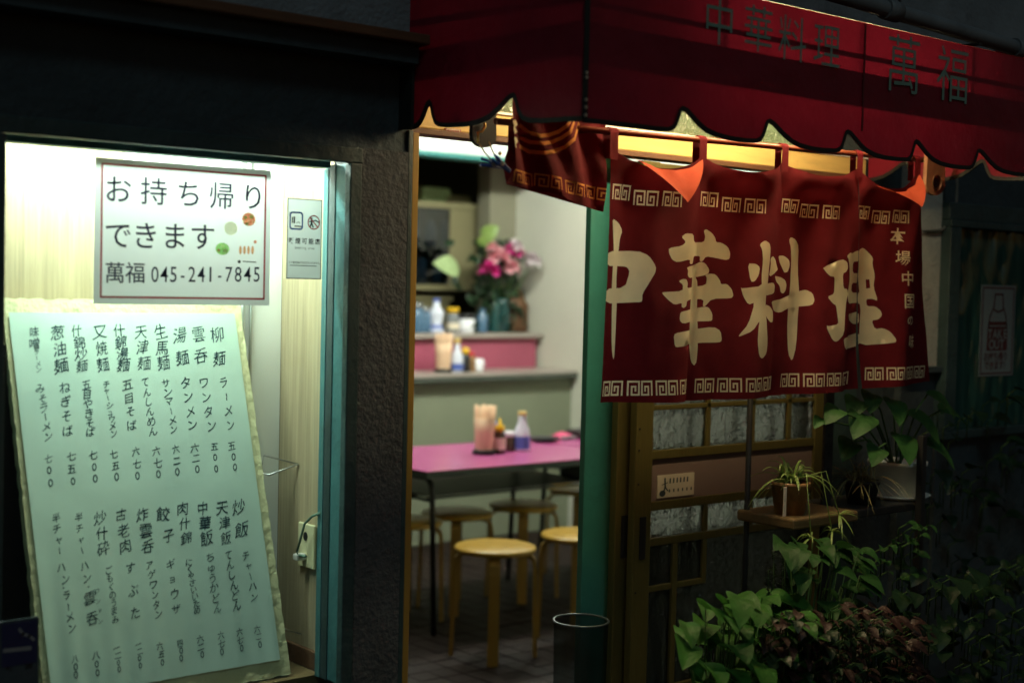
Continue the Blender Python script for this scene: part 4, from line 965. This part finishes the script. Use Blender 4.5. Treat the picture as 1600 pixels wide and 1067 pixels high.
# tables
def table(x0, x1, y0, y1, lab):
    t = thing('dining_table', lab, 'table', ((x0 + x1) / 2, (y0 + y1) / 2, 0), 'pink topped tables in the dining room')
    z = .715
    m = MB(); m.box(x0, x1, y0, y1, z - .006, z, .002); m.build('tabletop', 'table_pink', t)
    m = MB(); m.box(x0 + .002, x1 - .002, y0 + .002, y1 - .002, z - .034, z - .0065, .003); m.build('edge_band', 'table_edge', t)
    for x in (x0 + .08, x1 - .12):
        m = MB(); pts = []
        ya, yb = y0 + .05, y1 - .05
        pts = [(x, ya - .02, 0), (x, ya + .01, .60)] + [(x, ya + .06 - .05 * math.cos(a * .3927), .60 + .07 * math.sin(a * .3927)) for a in range(1, 5)]
        pts += [(x, yb - .06 + .05 * math.sin(a * .3927), .60 + .07 * math.cos(a * .3927)) for a in range(0, 5)] + [(x, yb + .02, 0)]
        m.tube(pts, .0125, 10); m.build('leg_frame', 'black_tube', t)
    m = MB()
    for k in range(5): yy = y0 + .12 + k * (y1 - y0 - .24) / 4; m.tube([(x0 + .08, yy, .575), (x1 - .12, yy, .575)], .006, 6)
    for xx in (x0 + .08, x1 - .12): m.tube([(xx, y0 + .06, .575), (xx, y1 - .06, .575)], .008, 6)
    m.box(x0 + .1, x1 - .14, y0 + .13, y1 - .13, .581, .590); m.build('under_shelf', 'black_tube', t)
    return t
table(3.58, 4.78, 4.81, 5.57, 'pink laminate table with chopsticks and sauces, black tube legs')
table(4.80, 6.0 - .02, 4.83, 5.58, 'pink laminate table mostly hidden behind the green post')
# stools
def make_stool(loc, lab, rz):
    t = thing('stool', lab, 'stool', loc, 'yellow round wooden stools')
    x, y, _ = loc
    m = MB(); m.lathe([(0, .428), (.155, .428), (.165, .432), (.168, .440), (.165, .448), (.155, .452), (0, .453)], (x, y, 0), 40); m.build('seat', 'stool_yellow', t)
    for k in range(4):
        a = rz + k * math.pi / 2; d = Vector((math.cos(a), math.sin(a), 0)); n = Vector((-d.y, d.x, 0))
        prof = [(.05, .420), (.11, .420), (.140, .415), (.158, .395), (.164, .36), (.166, .2), (.172, 0)]
        m = MB(); rings = []
        for i, (r, z) in enumerate(prof):
            a_, b_ = prof[max(0, i - 1)], prof[min(len(prof) - 1, i + 1)]; tg = Vector((b_[0] - a_[0], b_[1] - a_[1])).normalized(); nr = Vector((tg.y, -tg.x)) * .008
            rings.append([m.bm.verts.new(Vector((x, y, 0)) + d * (r + s1 * nr.x) + n * (.022 * s2) + Vector((0, 0, z + s1 * nr.y))) for s1, s2 in ((-1, -1), (-1, 1), (1, 1), (1, -1))])
        for p, q in zip(rings, rings[1:]):
            for i in range(4): m.bm.faces.new((p[i], p[(i + 1) % 4], q[(i + 1) % 4], q[i]))
        m.bm.faces.new(rings[0]); m.bm.faces.new(rings[-1][::-1]); m.build('leg', 'stool_leg', t)
    return t
s0_ = at(774, 852, Z=.45)
st0 = make_stool((s0_.x, s0_.y, 0), 'yellow round stool nearest the doorway in front of the pink table, seen whole', math.atan2(-s0_.y, -s0_.x))
for px, py, lab in ((906, 833, 'yellow round stool half hidden by the green post at the right of the front stool'), (714, 799, 'yellow round stool behind the table to the upper left of the front stool'),
                    (818, 787, 'yellow round stool behind the table under its right half'), (633, 812, 'yellow round stool at the far left, cut by the door jamb'), (905, 762, 'yellow round stool farthest right beneath the second table')):
    p = at(px, py, Z=.45); dup(st0, (p.x, p.y, 0), lab)
# things on tables and counter
def bottle(nm, lab, cat, p, prof, matn, cap=None, band=None, sc=1.0, capname='cap', grp=None):
    t = thing(nm, lab, cat, tuple(p), grp)
    m = MB(); m.lathe([(r * sc, z * sc) for r, z in prof], p, 20); m.build('body', matn, t)
    if cap: m = MB(); m.lathe([(r * sc, z * sc) for r, z in cap[0]], p, 16); m.build(capname, cap[1], t)
    if band: m = MB(); m.lathe([(r * sc, z * sc) for r, z in band[0]], p, 20); m.build('label_band', band[1], t)
    return t
def chopsticks(p, lab):
    t = thing('chopstick_holder', lab, 'holder', tuple(p), 'holders of chopsticks')
    m = MB(); m.lathe([(0, .002), (.052, .002), (.054, 0), (.054, .02), (.044, .022)], p, 24); m.build('base', 'black', t)
    m = MB(); m.lathe([(.042, .018), (.046, .10), (.050, .17), (.048, .17), (.044, .10), (.040, .02)], p, 24); m.build('cup', 'chopstick', t)
    m = MB(); rnd = random.Random(5)
    for k in range(46):
        a = rnd.random() * 6.283; r = math.sqrt(rnd.random()) * .042
        q = Vector((p[0] + r * math.cos(a), p[1] + r * math.sin(a), p[2] + .03)); e = q + Vector((.012 * math.cos(a) + rnd.uniform(-.004, .004), .012 * math.sin(a) + rnd.uniform(-.004, .004), .195 + rnd.uniform(-.006, .008)))
        m.tube([q, e], .0032, 5)
    m.build('chopsticks', 'chopstick', t)
TZ = .715
chopsticks(at(756, 709, Z=TZ), 'tall bundle of wooden chopsticks in a black-footed holder on the pink table')
chopsticks(at(692, 595, Y=6.66) * 1 if False else Vector((at(692, 590, Y=6.66).x, 6.66, CZ)), 'pale tall chopstick holder standing on the back counter against the pink riser')
SQ = [(0, 0), (.028, 0), (.030, .006), (.030, .075), (.026, .095), (.012, .108), (.012, .11), (0, .11)]
bottle('sauce_bottle', 'brown squeeze bottle with yellow nozzle cap on the pink table', 'bottle', at(780, 708, Z=TZ), SQ, 'sauce_brown', ([(.0, .112), (.022, .106), (.024, .112), (.022, .13), (.008, .14), (.004, .165), (0, .166)], 'yellow_plastic'), ([(.0306, .02), (.0306, .075)], 'label_cream'), 1.0)
bottle('sauce_bottle', 'dark bottle with lilac cap half hidden behind the chopsticks', 'bottle', at(770, 700, Z=TZ), SQ, 'sauce_brown', ([(.0, .112), (.02, .106), (.02, .135), (0, .136)], 'lilac_plastic'), None, .95)
bottle('spice_jar', 'small dark spice jar with grey lid between the two table bottles', 'jar', at(796, 704, Z=TZ), [(0, 0), (.026, 0), (.027, .005), (.027, .065), (.02, .072), (0, .072)], 'sauce_brown', ([(0, .095), (.026, .094), (.027, .07), (.0, .069)], 'white_plastic'), None, 1.0, 'lid')
VB = [(0, 0), (.034, 0), (.037, .006), (.038, .07), (.034, .10), (.022, .125), (.018, .145), (.018, .165), (0, .165)]
bottle('vinegar_bottle', 'blue and white porcelain bottle with brown stopper on the pink table', 'bottle', at(815, 704, Z=TZ), VB, 'porcelain', ([(0, .185), (.019, .184), (.02, .166), (0, .165)], 'yellow_board'), ([(.0385, .012), (.0388, .07)], 'blue_glaze'), 1.03, 'stopper')
p = at(850, 690, Z=TZ); m = MB(); m.lathe([(0, .004), (.05, .004), (.075, .014), (.08, .024), (.077, .024), (.05, .01), (0, .009)], p, 24); tag(recentre(m.build('ashtray', 'black')), 'shallow black dish on the pink table right of the porcelain bottle', 'dish')
p = at(878, 685, Z=TZ); t = thing('snack_packet', 'crumpled pink and grey packet lying at the back of the table', 'packet', tuple(p))
m = MB(); m.grid(10, 6, lambda u, v: (p.x - .08 + .16 * u, p.y - .05 + .1 * v, TZ + .004 + .03 * math.sin(u * 3.14) * math.sin(v * 3.14) + .006 * math.sin(u * 20 + v * 9))); m.box(p.x - .075, p.x + .075, p.y - .045, p.y + .045, TZ + .001, TZ + .01); m.build('bag', 'packet_pink', t)
m = MB(); m.box(p.x - .06, p.x + .03, p.y - .085, p.y - .055, TZ + .001, TZ + .02, .004); m.build('napkin', 'jar_grey', t)
p = at(905, 684, Z=TZ); m = MB(); m.box(p.x - .05, p.x + .13, p.y - .06, p.y + .06, TZ + .001, TZ + .045, .012); tag(recentre(m.build('black_case', 'black')), 'black padded case on the table next to the green post', 'case')
m = MB(); p = at(898, 745, Z=.6); m.box(p.x - .02, p.x + .3, p.y - .1, p.y + .1, .592, .67, .02); tag(recentre(m.build('magazine_stack', 'cabinet_dark')), 'dark pile of magazines on the shelf under the second table', 'magazines')
def on(px, y, z): return Vector((at(px, 560, Y=y).x, y, z))
CB = .24
bottle('vinegar_bottle', 'slim blue and white porcelain bottle on the back counter', 'bottle', on(714, 6.66, CZ), VB, 'porcelain', ([(0, .2), (.019, .199), (.02, .166), (0, .165)], 'yellow_board'), ([(.0385, .012), (.0388, .05)], 'blue_glaze'), 1.0, 'stopper')
bottle('sauce_bottle', 'black bottle with yellow cap on the back counter', 'bottle', on(727, 6.66, CZ), SQ, 'black', ([(.0, .112), (.02, .106), (.022, .118), (.02, .14), (0, .146)], 'yellow_plastic'), None, 1.0)
bottle('sauce_bottle', 'amber bottle with red cap on the back counter', 'bottle', on(737, 6.67, CZ), SQ, 'pot_brown', ([(.0, .102), (.02, .1), (.022, .11), (.012, .13), (0, .132)], 'cap_red'), None, .9)
t = bottle('mug', 'small white mug on the back counter beside the amber bottle', 'mug', on(747, 6.66, CZ), [(0, .003), (.03, 0), (.032, .01), (.034, .075), (.031, .075), (.029, .01), (0, .008)], 'white_plastic')
q = on(747, 6.66, CZ); m = MB(); m.tube([q + Vector((.033, 0, .06)), q + Vector((.052, 0, .055)), q + Vector((.053, 0, .03)), q + Vector((.033, 0, .02))], .004, 6); m.build('handle', 'white_plastic', t)
bottle('storage_tub', 'white round tub with black lid on the upper ledge', 'tub', on(728, 6.93, LZ), [(0, 0), (.05, 0), (.052, .004), (.053, .085), (0, .086)], 'white_plastic', ([(0, .118), (.05, .117), (.055, .11), (.055, .087), (0, .086)], 'black'), None, 1.0, 'lid')
bottle('vinegar_bottle', 'blue patterned white flask on the upper ledge under the dark cabinet', 'bottle', on(680, 6.95, LZ), [(0, 0), (.05, 0), (.052, .01), (.035, .05), (.045, .10), (.05, .125), (.03, .15), (.02, .165), (.022, .19), (0, .19)], 'porcelain', ([(0, .21), (.02, .208), (.024, .19), (0, .189)], 'blue_glaze'), ([(.0530, .005), (.037, .048)], 'blue_glaze'), 1.0, 'stopper')
bottle('spice_jar', 'glass jar with yellow lid on the upper ledge beside the white tub', 'jar', on(706, 6.97, LZ), [(0, 0), (.04, 0), (.042, .01), (.042, .10), (.035, .12), (0, .12)], 'jar_grey', ([(0, .155), (.037, .154), (.039, .15), (.039, .121), (0, .12)], 'yellow_plastic'), ([(.0425, .02), (.0425, .06)], 'label_cream'), 1.0, 'lid')
for px, lab, s_ in ((649, 'blue glass jar at the left end of the upper ledge beside the door jamb', 1.1), (661, 'second blue glass jar from the door jamb on the upper ledge', .95)):
    bottle('storage_jar', lab, 'jar', on(px, 6.96, LZ), [(0, 0), (.042, 0), (.045, .01), (.045, .11), (.032, .135), (0, .136)], 'jar_blue', ([(0, .165), (.033, .164), (.035, .137), (0, .136)], 'jar_grey'), None, s_, 'lid')
bottle('glass_bottle', 'dark teal glass bottle on the upper ledge under the flowers', 'bottle', on(771, 6.92, LZ), [(0, 0), (.034, 0), (.036, .01), (.036, .16), (.015, .21), (.015, .26), (0, .26)], 'glass_teal')
bottle('glass_bottle', 'short dark blue bottle left of the flower vase', 'bottle', on(752, 6.90, LZ), [(0, 0), (.034, 0), (.036, .01), (.036, .10), (.015, .13), (.015, .15), (0, .15)], 'jar_blue')
p = on(802, 7.0, LZ); m = MB(); m.lathe([(0, 0), (.075, 0), (.085, .02), (.09, .08), (.08, .14), (.085, .17), (.06, .22), (.045, .26), (.02, .285), (0, .29)], p, 20)
for v in m.bm.verts: v.co += Vector((mnoise.noise(v.co * 18), mnoise.noise(v.co * 18 + Vector((5, 0, 0))), 0)) * .022
tag(recentre(m.build('carved_ornament', 'carved_wood')), 'dark brown carved wooden ornament at the right end of the upper ledge', 'ornament')
# flower vase
fv = thing('flower_vase', 'vase of pink, magenta and white flowers with big leaves on the upper ledge', 'flowers', tuple(on(783, 6.95, LZ)))
q = on(783, 6.95, LZ); m = MB(); m.lathe([(0, 0), (.045, 0), (.05, .02), (.055, .10), (.04, .18), (.048, .21), (.044, .21), (.036, .18), (0, .17)], q, 20); m.build('vase', 'glass_teal', fv)
def leaf_into(mb, base, d, up, ln, wd, kind='ovate', droop=.25, fold_=.18, mi=0, n=7):
    d = Vector(d).normalized(); s = d.cross(Vector(up)); s = s.normalized() if s.length > 1e-3 else Vector((1, 0, 0)); u = s.cross(d).normalized()
    rows = []
    for i in range(n + 1):
        t = (i / n) ** 1.5 if kind == 'heart' else i / n
        if kind == 'ovate': w_ = wd * math.sin(math.pi * min(1, t ** .72)) ** .85
        elif kind == 'heart': w_ = wd * (math.sin(math.pi * min(1, t ** .6)) ** .7)
        else: w_ = wd * (1 - t) ** .6 * min(1, t * 6 + .3)
        if i == n: w_ = 0
        c = Vector(base) + d * (ln * t) - Vector((0, 0, 1)) * (droop * ln * t * t) + u * (.08 * ln * math.sin(t * 3.1))
        back = -d * (.10 * ln * (1 - t) ** 4) if kind == 'heart' else Vector((0, 0, 0))
        wv = .05 * ln * math.sin(t * 9 + ln * 90)
        rows.append((c + s * w_ + u * (w_ * fold_ * 1.4 + wv * .3) + back, c + s * w_ * .5 + u * (w_ * fold_ * .9), c, c - s * w_ * .5 + u * (w_ * fold_ * .9), c - s * w_ + u * (w_ * fold_ * 1.4 - wv * .3) + back))
    bv = [[mb.bm.verts.new(p) for p in r] for r in rows]
    for a, b_ in zip(bv, bv[1:]):
        for k in range(4):
            f = mb.bm.faces.new((a[k], a[k + 1], b_[k + 1], b_[k])); f.smooth = True; f.material_index = mi
rnd = random.Random(21)
m = MB()
heads = [((780, 404), 'petal_pink', .052), ((764, 423), 'petal_magenta', .048), ((797, 392), 'petal_magenta', .036), ((801, 420), 'petal_pink', .042), ((803, 388), 'petal_white', .045), ((830, 408), 'petal_white', .048), ((770, 388), 'petal_pink', .03), ((811, 396), 'petal_magenta', .034)]
for (px, py), mt, r in heads: m.tube([q + Vector((0, 0, .19)), q.lerp(at(px, py, Y=6.9), .5) + Vector((0, 0, .04)), at(px, py, Y=6.9)], .004, 6)
m.build('stems', 'stem_green', fv)
for (px, py), mt, r in heads:
    c = at(px, py, Y=6.80); m = MB(); r = r * 1.3
    for k in range(34):
        a = rnd.random() * 6.283; e = math.asin(rnd.uniform(-.5, 1)); d = Vector((math.cos(a) * math.cos(e), math.sin(a) * math.cos(e), math.sin(e)))
        leaf_into(m, c + d * r * .25, d, (0, 0, 1), r * 1.0, r * .42, 'ovate', .1, .3, n=4)
    m.build('flower', mt, fv, fix=False)
m = MB()
for k in range(150):
    px, py = rnd.gauss(770, 20), rnd.uniform(375, 525); c = at(px, py, Y=6.96 + rnd.uniform(-.08, .1)); a = rnd.random() * 6.283
    leaf_into(m, c, (math.cos(a), math.sin(a) * .5 - .2, rnd.uniform(-.6, .7)), (rnd.uniform(-.5, .5), -1, rnd.uniform(0, .6)), rnd.uniform(.05, .10), rnd.uniform(.02, .035), 'ovate', .4)
m.build('foliage', 'leaf_dark', fv, fix=False)
m = MB()
for px, py, dx, dz, ln in ((748, 388, .3, .8, .16), (752, 372, .4, .5, .15), (760, 402, -.3, .6, .13)): leaf_into(m, at(px, py, Y=6.9), (dx, -.3, dz), (0, -1, .4), ln, .05, 'ovate', .2)
m.build('pale_foliage', 'leaf_strap', fv, fix=False)
m = MB(); leaf_into(m, at(718, 424, Y=6.86), (-1, -.1, .28), (.1, -1, .5), .235, .072, 'ovate', .1, .06, n=10); m.build('variegated_leaf', 'leaf_pale', fv, fix=False)
# kitchen cabinets behind the ledge
def cabinet(x0, x1, y0, y1, z0, z1, lab, top=True):
    t = thing('kitchen_cabinet', lab, 'cabinet', ((x0 + x1) / 2, (y0 + y1) / 2, z0))
    m = MB(); e = .035
    m.box(x1 - e, x1, y0, y1, z0, z1, .003); m.box(x0, x0 + e, y0, y1, z0, z1, .003); m.box(x0 + e, x1 - e, y1 - .02, y1, z0, z1); m.box(x0 + e, x1 - e, y0, y1 - .0205, z0, z0 + e, .003); m.box(x0 + e, x1 - e, y0 + .02, y1 - .0205, (z0 + z1) / 2, (z0 + z1) / 2 + .02)
    m.build('carcass', 'cabinet_cream', t)
    m = MB(); m.box(x0 - .02, x1 + .02, y0 - .02, y1, z1 + .0005, z1 + .04, .004); m.build('cornice', 'cabinet_cream', t)
    m = MB(); m.box(x0 + e, x1 - e, y0 + .003, y0 + .008, z0 + e, z1); m.build('glass_door', 'cabinet_glass', t)
    m = MB(); m.box(x1 - .26, x1 - e - .001, y0 - .004, y0 + .0025, z0 + .002, z1, .002); m.build('door_panel', 'cabinet_cream', t)
    m = MB(); r2 = random.Random(int(x0 * 100))
    for zz in (z0 + e, (z0 + z1) / 2 + .021):
        x = x0 + .1
        while x < x1 - .1:
            r = r2.uniform(.025, .045); m.lathe([(0, 0), (r, 0), (r, r2.uniform(.07, .16)), (r * .4, .17), (0, .175)], (x, y0 + .12, zz), 12); x += r * 2 + r2.uniform(.02, .06)
    m.build('crockery', 'porcelain', t)
    return t
ca = at(752, 330, Y=7.35); cb = at(752, 455, Y=7.35)
cabinet(ca.x - .95, ca.x, 7.35, 7.7, cb.z, ca.z, 'cream wall cabinet with dark glass door and pale top, upper one behind the counter')
cc = at(702, 470, Y=7.45)
cabinet(cc.x - .8, cc.x, 7.45, 7.75, LZ - .3, cc.z, 'lower cream cabinet with dark glass behind the bottles on the ledge')
for k, (px, py, lab) in enumerate(((672, 305, 'greenish bundle stored on top of the upper kitchen cabinet, left'), (705, 308, 'flat pale box on top of the upper kitchen cabinet'))):
    p = at(px, py, Y=7.5); m = MB(); m.box(p.x - .12, p.x + .12, 7.42, 7.62, ca.z + .041, ca.z + .041 + (.1, .06)[k], .02); tag(recentre(m.build(('storage_bundle', 'storage_box')[k], ('leaf_pale', 'cabinet_cream')[k])), lab, ('bundle', 'box')[k])
# bin in the doorway
bc = at(908, 969, Y=2.775); t = thing('waste_bin', 'round grey mesh waste bin standing just inside the doorway', 'bin', (bc.x, bc.y, -.03))
m = MB(); m.lathe([(.062, .0), (.074, bc.z + .03)], (bc.x, bc.y, -.03), 36); m.build('body', 'bin_mesh', t)
m = MB(); m.lathe([(0, .003), (.061, .003), (.061, 0)], (bc.x, bc.y, -.03), 36); m.build('base', 'mesh_grey', t)
m = MB(); m.tube([(bc.x + .074 * math.cos(i * .1745), bc.y + .074 * math.sin(i * .1745), bc.z) for i in range(37)], .003, 8, cap=False); m.build('rim', 'rim_grey', t)

# ================================================================== PLANTS
pa_ = at(1170, 700, Y=2.58); pb_ = at(1293, 700, Y=2.53); pc2 = at(1440, 760, Y=2.40)
SZ = at(1215, 812, Y=2.42).z
ps = thing('plant_stand', 'black slotted-angle plant stand with a wooden shelf in front of the sliding door', 'plant stand', (pb_.x + .1, 2.48, -.06))
m = MB(); m.tube([(pa_.x, 2.58, -.06), (pa_.x, 2.58, 1.75)], .008, 8); m.build('post', 'stand_black', ps)
m = MB(); m.box(pb_.x - .018, pb_.x + .018, 2.525, 2.529, -.06, 1.5); m.box(pb_.x + .0145, pb_.x + .018, 2.5295, 2.56, -.06, 1.5)
for k in range(28): m.box(pb_.x - .004, pb_.x + .004, 2.5235, 2.5255, .1 + k * .05, .112 + k * .05, mi=1)
m.build('post', ['stand_black', 'black'], ps)
m = MB(); m.box(pc2.x, pc2.x + .02, 2.40, 2.42, -.06, 1.1); m.build('post', 'stand_black', ps)
m = MB(); m.box(pa_.x - .02, pb_.x - .02, 2.40, 2.60, SZ - .03, SZ, .006); m.build('shelf', 'shelf_wood', ps)
m = MB(); m.box(pb_.x + .02, pc2.x + .05, 2.43, 2.64, SZ - .03, SZ - .006, .004); m.build('shelf', 'stand_black', ps)
def pot(mb, p, r0, r1, h, n=28): mb.lathe([(0, 0), (r0, 0), (r1, h - .012), (r1 * 1.06, h - .010), (r1 * 1.06, h), (r1 * .94, h), (r1 * .9, h - .02), (0, h - .022)], p, n)
# spider plant
p = at(1233, 808, Y=2.47); p = Vector((p.x, 2.47, SZ + .001))
sp_ = thing('spider_plant', 'spider plant with arching striped leaves in a brown pot on the wooden shelf', 'plant', tuple(p))
m = MB(); pot(m, p, .040, .052, .088); m.build('pot', 'pot_brown', sp_)
m = MB(); m.lathe([(0, 0), (.046, 0), (.046, .001)], p + Vector((0, 0, .0665)), 20); m.build('soil', 'soil', sp_)
m = MB(); m.box(p.x - .062, p.x - .050, p.y - .03, p.y - .027, p.z, p.z + .08, .001); m.build('name_tag', 'label_cream', sp_)
def strap(mb, base, a, el, ln, wd, droop, n=9, mi=0):
    pts = []; d = Vector((math.cos(a) * math.cos(el), math.sin(a) * math.cos(el), math.sin(el))); s = Vector((-math.sin(a), math.cos(a), 0))
    bv = []
    for i in range(n + 1):
        t = i / n; c = Vector(base) + d * ln * t - Vector((0, 0, droop * ln * t * t)); w_ = wd * (1 - t ** 3) * min(1, .5 + 2 * t)
        bv.append([mb.bm.verts.new(c + s * w_ + Vector((0, 0, w_ * .5))), mb.bm.verts.new(c), mb.bm.verts.new(c - s * w_ + Vector((0, 0, w_ * .5)))])
    for x, y in zip(bv, bv[1:]):
        for k in range(2): f = mb.bm.faces.new((x[k], x[k + 1], y[k + 1], y[k])); f.smooth = True; f.material_index = mi
rnd = random.Random(4); m = MB()
for k in range(54): strap(m, p + Vector((rnd.uniform(-.02, .02), rnd.uniform(-.02, .02), .08)), rnd.random() * 6.283, rnd.uniform(.5, 1.35), rnd.uniform(.10, .20), rnd.uniform(.0035, .006), rnd.uniform(.5, 1.1))
m.build('foliage', 'leaf_strap', sp_, fix=False)
m = MB()
for k, (dx, dz) in enumerate(((.06, -.09), (.09, -.05), (-.03, -.10))):
    e = p + Vector((dx, -.10, dz + .05)); m.tube([p + Vector((0, 0, .09)), p + Vector((dx * .7, -.07, .12)), e], .0014, 5)
    for q in range(11): strap(m, e, rnd.random() * 6.283, rnd.uniform(-.3, .9), rnd.uniform(.04, .075), .003, rnd.uniform(.5, 1), 5)
m.build('plantlet', 'leaf_strap', sp_, fix=False)
# white bucket plant
wb = at(1400, 800, Y=2.52); wb = Vector((wb.x, 2.52, SZ - .005))
bk = thing('potted_plant', 'large-leaved plant in a white bucket pot with saucer on the black shelf', 'plant', tuple(wb))
wt = at(1404, 722, Y=2.52).z - wb.z
m = MB(); pot(m, wb + Vector((0, 0, .006)), .062, .083, wt); m.build('pot', 'pot_white', bk)
m = MB(); m.lathe([(0, 0), (.08, 0), (.1, .012), (.096, .012), (.08, .004), (0, .004)], wb, 28); m.build('saucer', 'pot_white', bk)
m = MB(); ml = MB(); rnd = random.Random(9)
for px, py, ln in ((1352, 650, .11), (1330, 690, .09), (1420, 645, .11), (1445, 690, .10), (1392, 625, .09), (1310, 640, .08), (1405, 680, .10), (1470, 640, .1), (1372, 700, .08), (1450, 615, .09), (1285, 655, .05), (1360, 615, .08), (1340, 625, .09)):
    e = at(px, py, Y=2.46 + rnd.uniform(-.05, .06)); b0 = wb + Vector((rnd.uniform(-.02, .02), 0, wt - .02)); m.tube([b0, b0.lerp(e, .6) + Vector((0, 0, .04)), e], .003, 6)
    d = Vector((e.x - wb.x + rnd.uniform(-.05, .05), -.10, -.06)); leaf_into(ml, e, d, (0, -.5, 1), ln, ln * .42, 'heart', .35, .12, n=9)
m.build('stems', 'stem_green', bk); ml.build('foliage', 'leaf_mid', bk, fix=False)
# dry grass plant
p = Vector((at(1345, 800, Y=2.5).x, 2.5, SZ - .005)); t = thing('grass_plant', 'straggly half-dry grass plant in a dark pot between post and white bucket', 'plant', tuple(p))
m = MB(); pot(m, p, .04, .05, .07); m.build('pot', 'stand_black', t)
m = MB(); rnd = random.Random(14)
for k in range(90): strap(m, p + Vector((rnd.uniform(-.035, .035), rnd.uniform(-.03, .03), .065)), rnd.random() * 6.283, rnd.uniform(.2, 1.4), rnd.uniform(.08, .2), .0018, rnd.uniform(.3, 1.3), 7)
m.build('foliage', 'dry_grass', t, fix=False)
# ground plants
def bush(nm, lab, base, pts, leafm, kind, sz, wd, seed, droop=.35, potm='pot_clay', stemr=.003, pr=.11, face=.45, hang=False):
    """pts: where leaves sit (world points); every leaf is carried by a stem from the pot"""
    t = thing(nm, lab, 'plant', tuple(base)); rnd = random.Random(seed)
    m = MB(); pot(m, base, pr * .75, pr, .2); m.build('pot', potm, t)
    m = MB(); ml = MB(); top = Vector(base) + Vector((0, 0, .19))
    for e in pts:
        b0 = top + Vector((rnd.uniform(-.06, .06), rnd.uniform(-.04, .04), 0)); mid = b0.lerp(e, .55) + Vector((0, .03, .05))
        if hang: m.tube([e + Vector((.03, .05, -.10)), e + Vector((.0, .03, -.02)), e], [stemr * .7, stemr * .6, stemr * .5], 5)
        else: m.tube([b0, mid, e], [stemr, stemr * .8, stemr * .5], 5)
        d = Vector((e.x - base[0], (e.y - base[1]) - .06, 0)); d = d.normalized() if d.length > .01 else Vector((0, -1, 0)); d = Vector((d.x + rnd.uniform(-.7, .7), d.y - face + rnd.uniform(-.4, .3), rnd.uniform(-.35, .35)))
        l = sz * rnd.uniform(.65, 1.2); leaf_into(ml, e, d, (rnd.uniform(-.3, .3), -.55, 1), l, l * wd, kind, droop * rnd.uniform(.5, 1.4), rnd.uniform(.05, .28), n=10)
    m.build('stems', 'stem_green', t); ml.build('foliage', leafm, t, fix=False); return t
def scatter(n, px0, px1, py0, py1, y0, y1, seed, cond=None):
    r = random.Random(seed); out = []
    while len(out) < n:
        x, y = r.uniform(px0, px1), r.uniform(py0, py1)
        if cond and not cond(x, y): continue
        out.append(at(x, y, Y=r.uniform(y0, y1)))
    return out
def gpos(px, y): q = at(px, 1000, Y=y); return (q.x, y, -.06)
bush('leafy_plant', 'bright green broad-leaved plant nearest the sliding door at the lower left of the planting', gpos(1150, 2.30), scatter(120, 1065, 1255, 905, 1110, 2.10, 2.38, 31, lambda x, y: y > 905 + abs(x - 1175) * .55), 'leaf_bright', 'heart', .088, .37, 1)
bush('leafy_plant', 'upright broad-leaved plant rising behind the bright one beside the black post', gpos(1285, 2.40), scatter(54, 1225, 1345, 845, 970, 2.30, 2.43, 32), 'leaf_mid', 'ovate', .08, .34, 2)
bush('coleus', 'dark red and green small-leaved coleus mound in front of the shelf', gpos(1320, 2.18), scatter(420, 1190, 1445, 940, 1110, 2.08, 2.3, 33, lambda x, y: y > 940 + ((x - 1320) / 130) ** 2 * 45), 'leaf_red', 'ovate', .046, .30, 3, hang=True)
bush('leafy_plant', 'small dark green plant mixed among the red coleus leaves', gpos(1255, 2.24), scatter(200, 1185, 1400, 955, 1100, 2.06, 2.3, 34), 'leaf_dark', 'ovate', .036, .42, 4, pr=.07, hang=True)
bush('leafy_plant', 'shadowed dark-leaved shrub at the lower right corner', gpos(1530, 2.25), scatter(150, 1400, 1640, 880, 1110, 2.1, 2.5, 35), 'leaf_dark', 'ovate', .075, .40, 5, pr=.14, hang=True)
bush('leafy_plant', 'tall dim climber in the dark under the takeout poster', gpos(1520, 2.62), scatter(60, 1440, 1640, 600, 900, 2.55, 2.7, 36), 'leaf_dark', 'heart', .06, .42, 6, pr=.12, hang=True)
bush('trailing_plant', 'small trailing vine hanging below the black shelf', (at(1420, 900, Y=2.36).x, 2.40, -.06), scatter(22, 1375, 1450, 815, 905, 2.32, 2.40, 37), 'leaf_mid', 'heart', .032, .45, 7, pr=.06, hang=True)
# flowering spikes
p = gpos(1218, 2.36); t = thing('spike_plant', 'dark plant with upright flower spikes behind the bright leaves', 'plant', p)
m = MB(); pot(m, p, .05, .065, .16); m.build('pot', 'pot_clay', t)
m = MB(); ml = MB(); rnd = random.Random(8)
for px, top, bot in ((1208, 862, 945), (1222, 868, 950), (1288, 930, 985), (1200, 890, 950)):
    a = at(px, bot, Y=2.34); c = at(px + 1, top, Y=2.34); m.tube([Vector(p) + Vector((0, 0, .15)), a, c], [.003, .0025, .001], 5)
    for k in range(60):
        q = a.lerp(c, rnd.random() ** .9); an = rnd.random() * 6.283; leaf_into(ml, q, (math.cos(an), math.sin(an), .4), (0, 0, 1), rnd.uniform(.008, .016), .004, 'ovate', .2, n=3)
m.build('stems', 'stem_green', t); ml.build('flower_spikes', 'leaf_dark', t, fix=False)

bpy.data.objects.remove(_to)
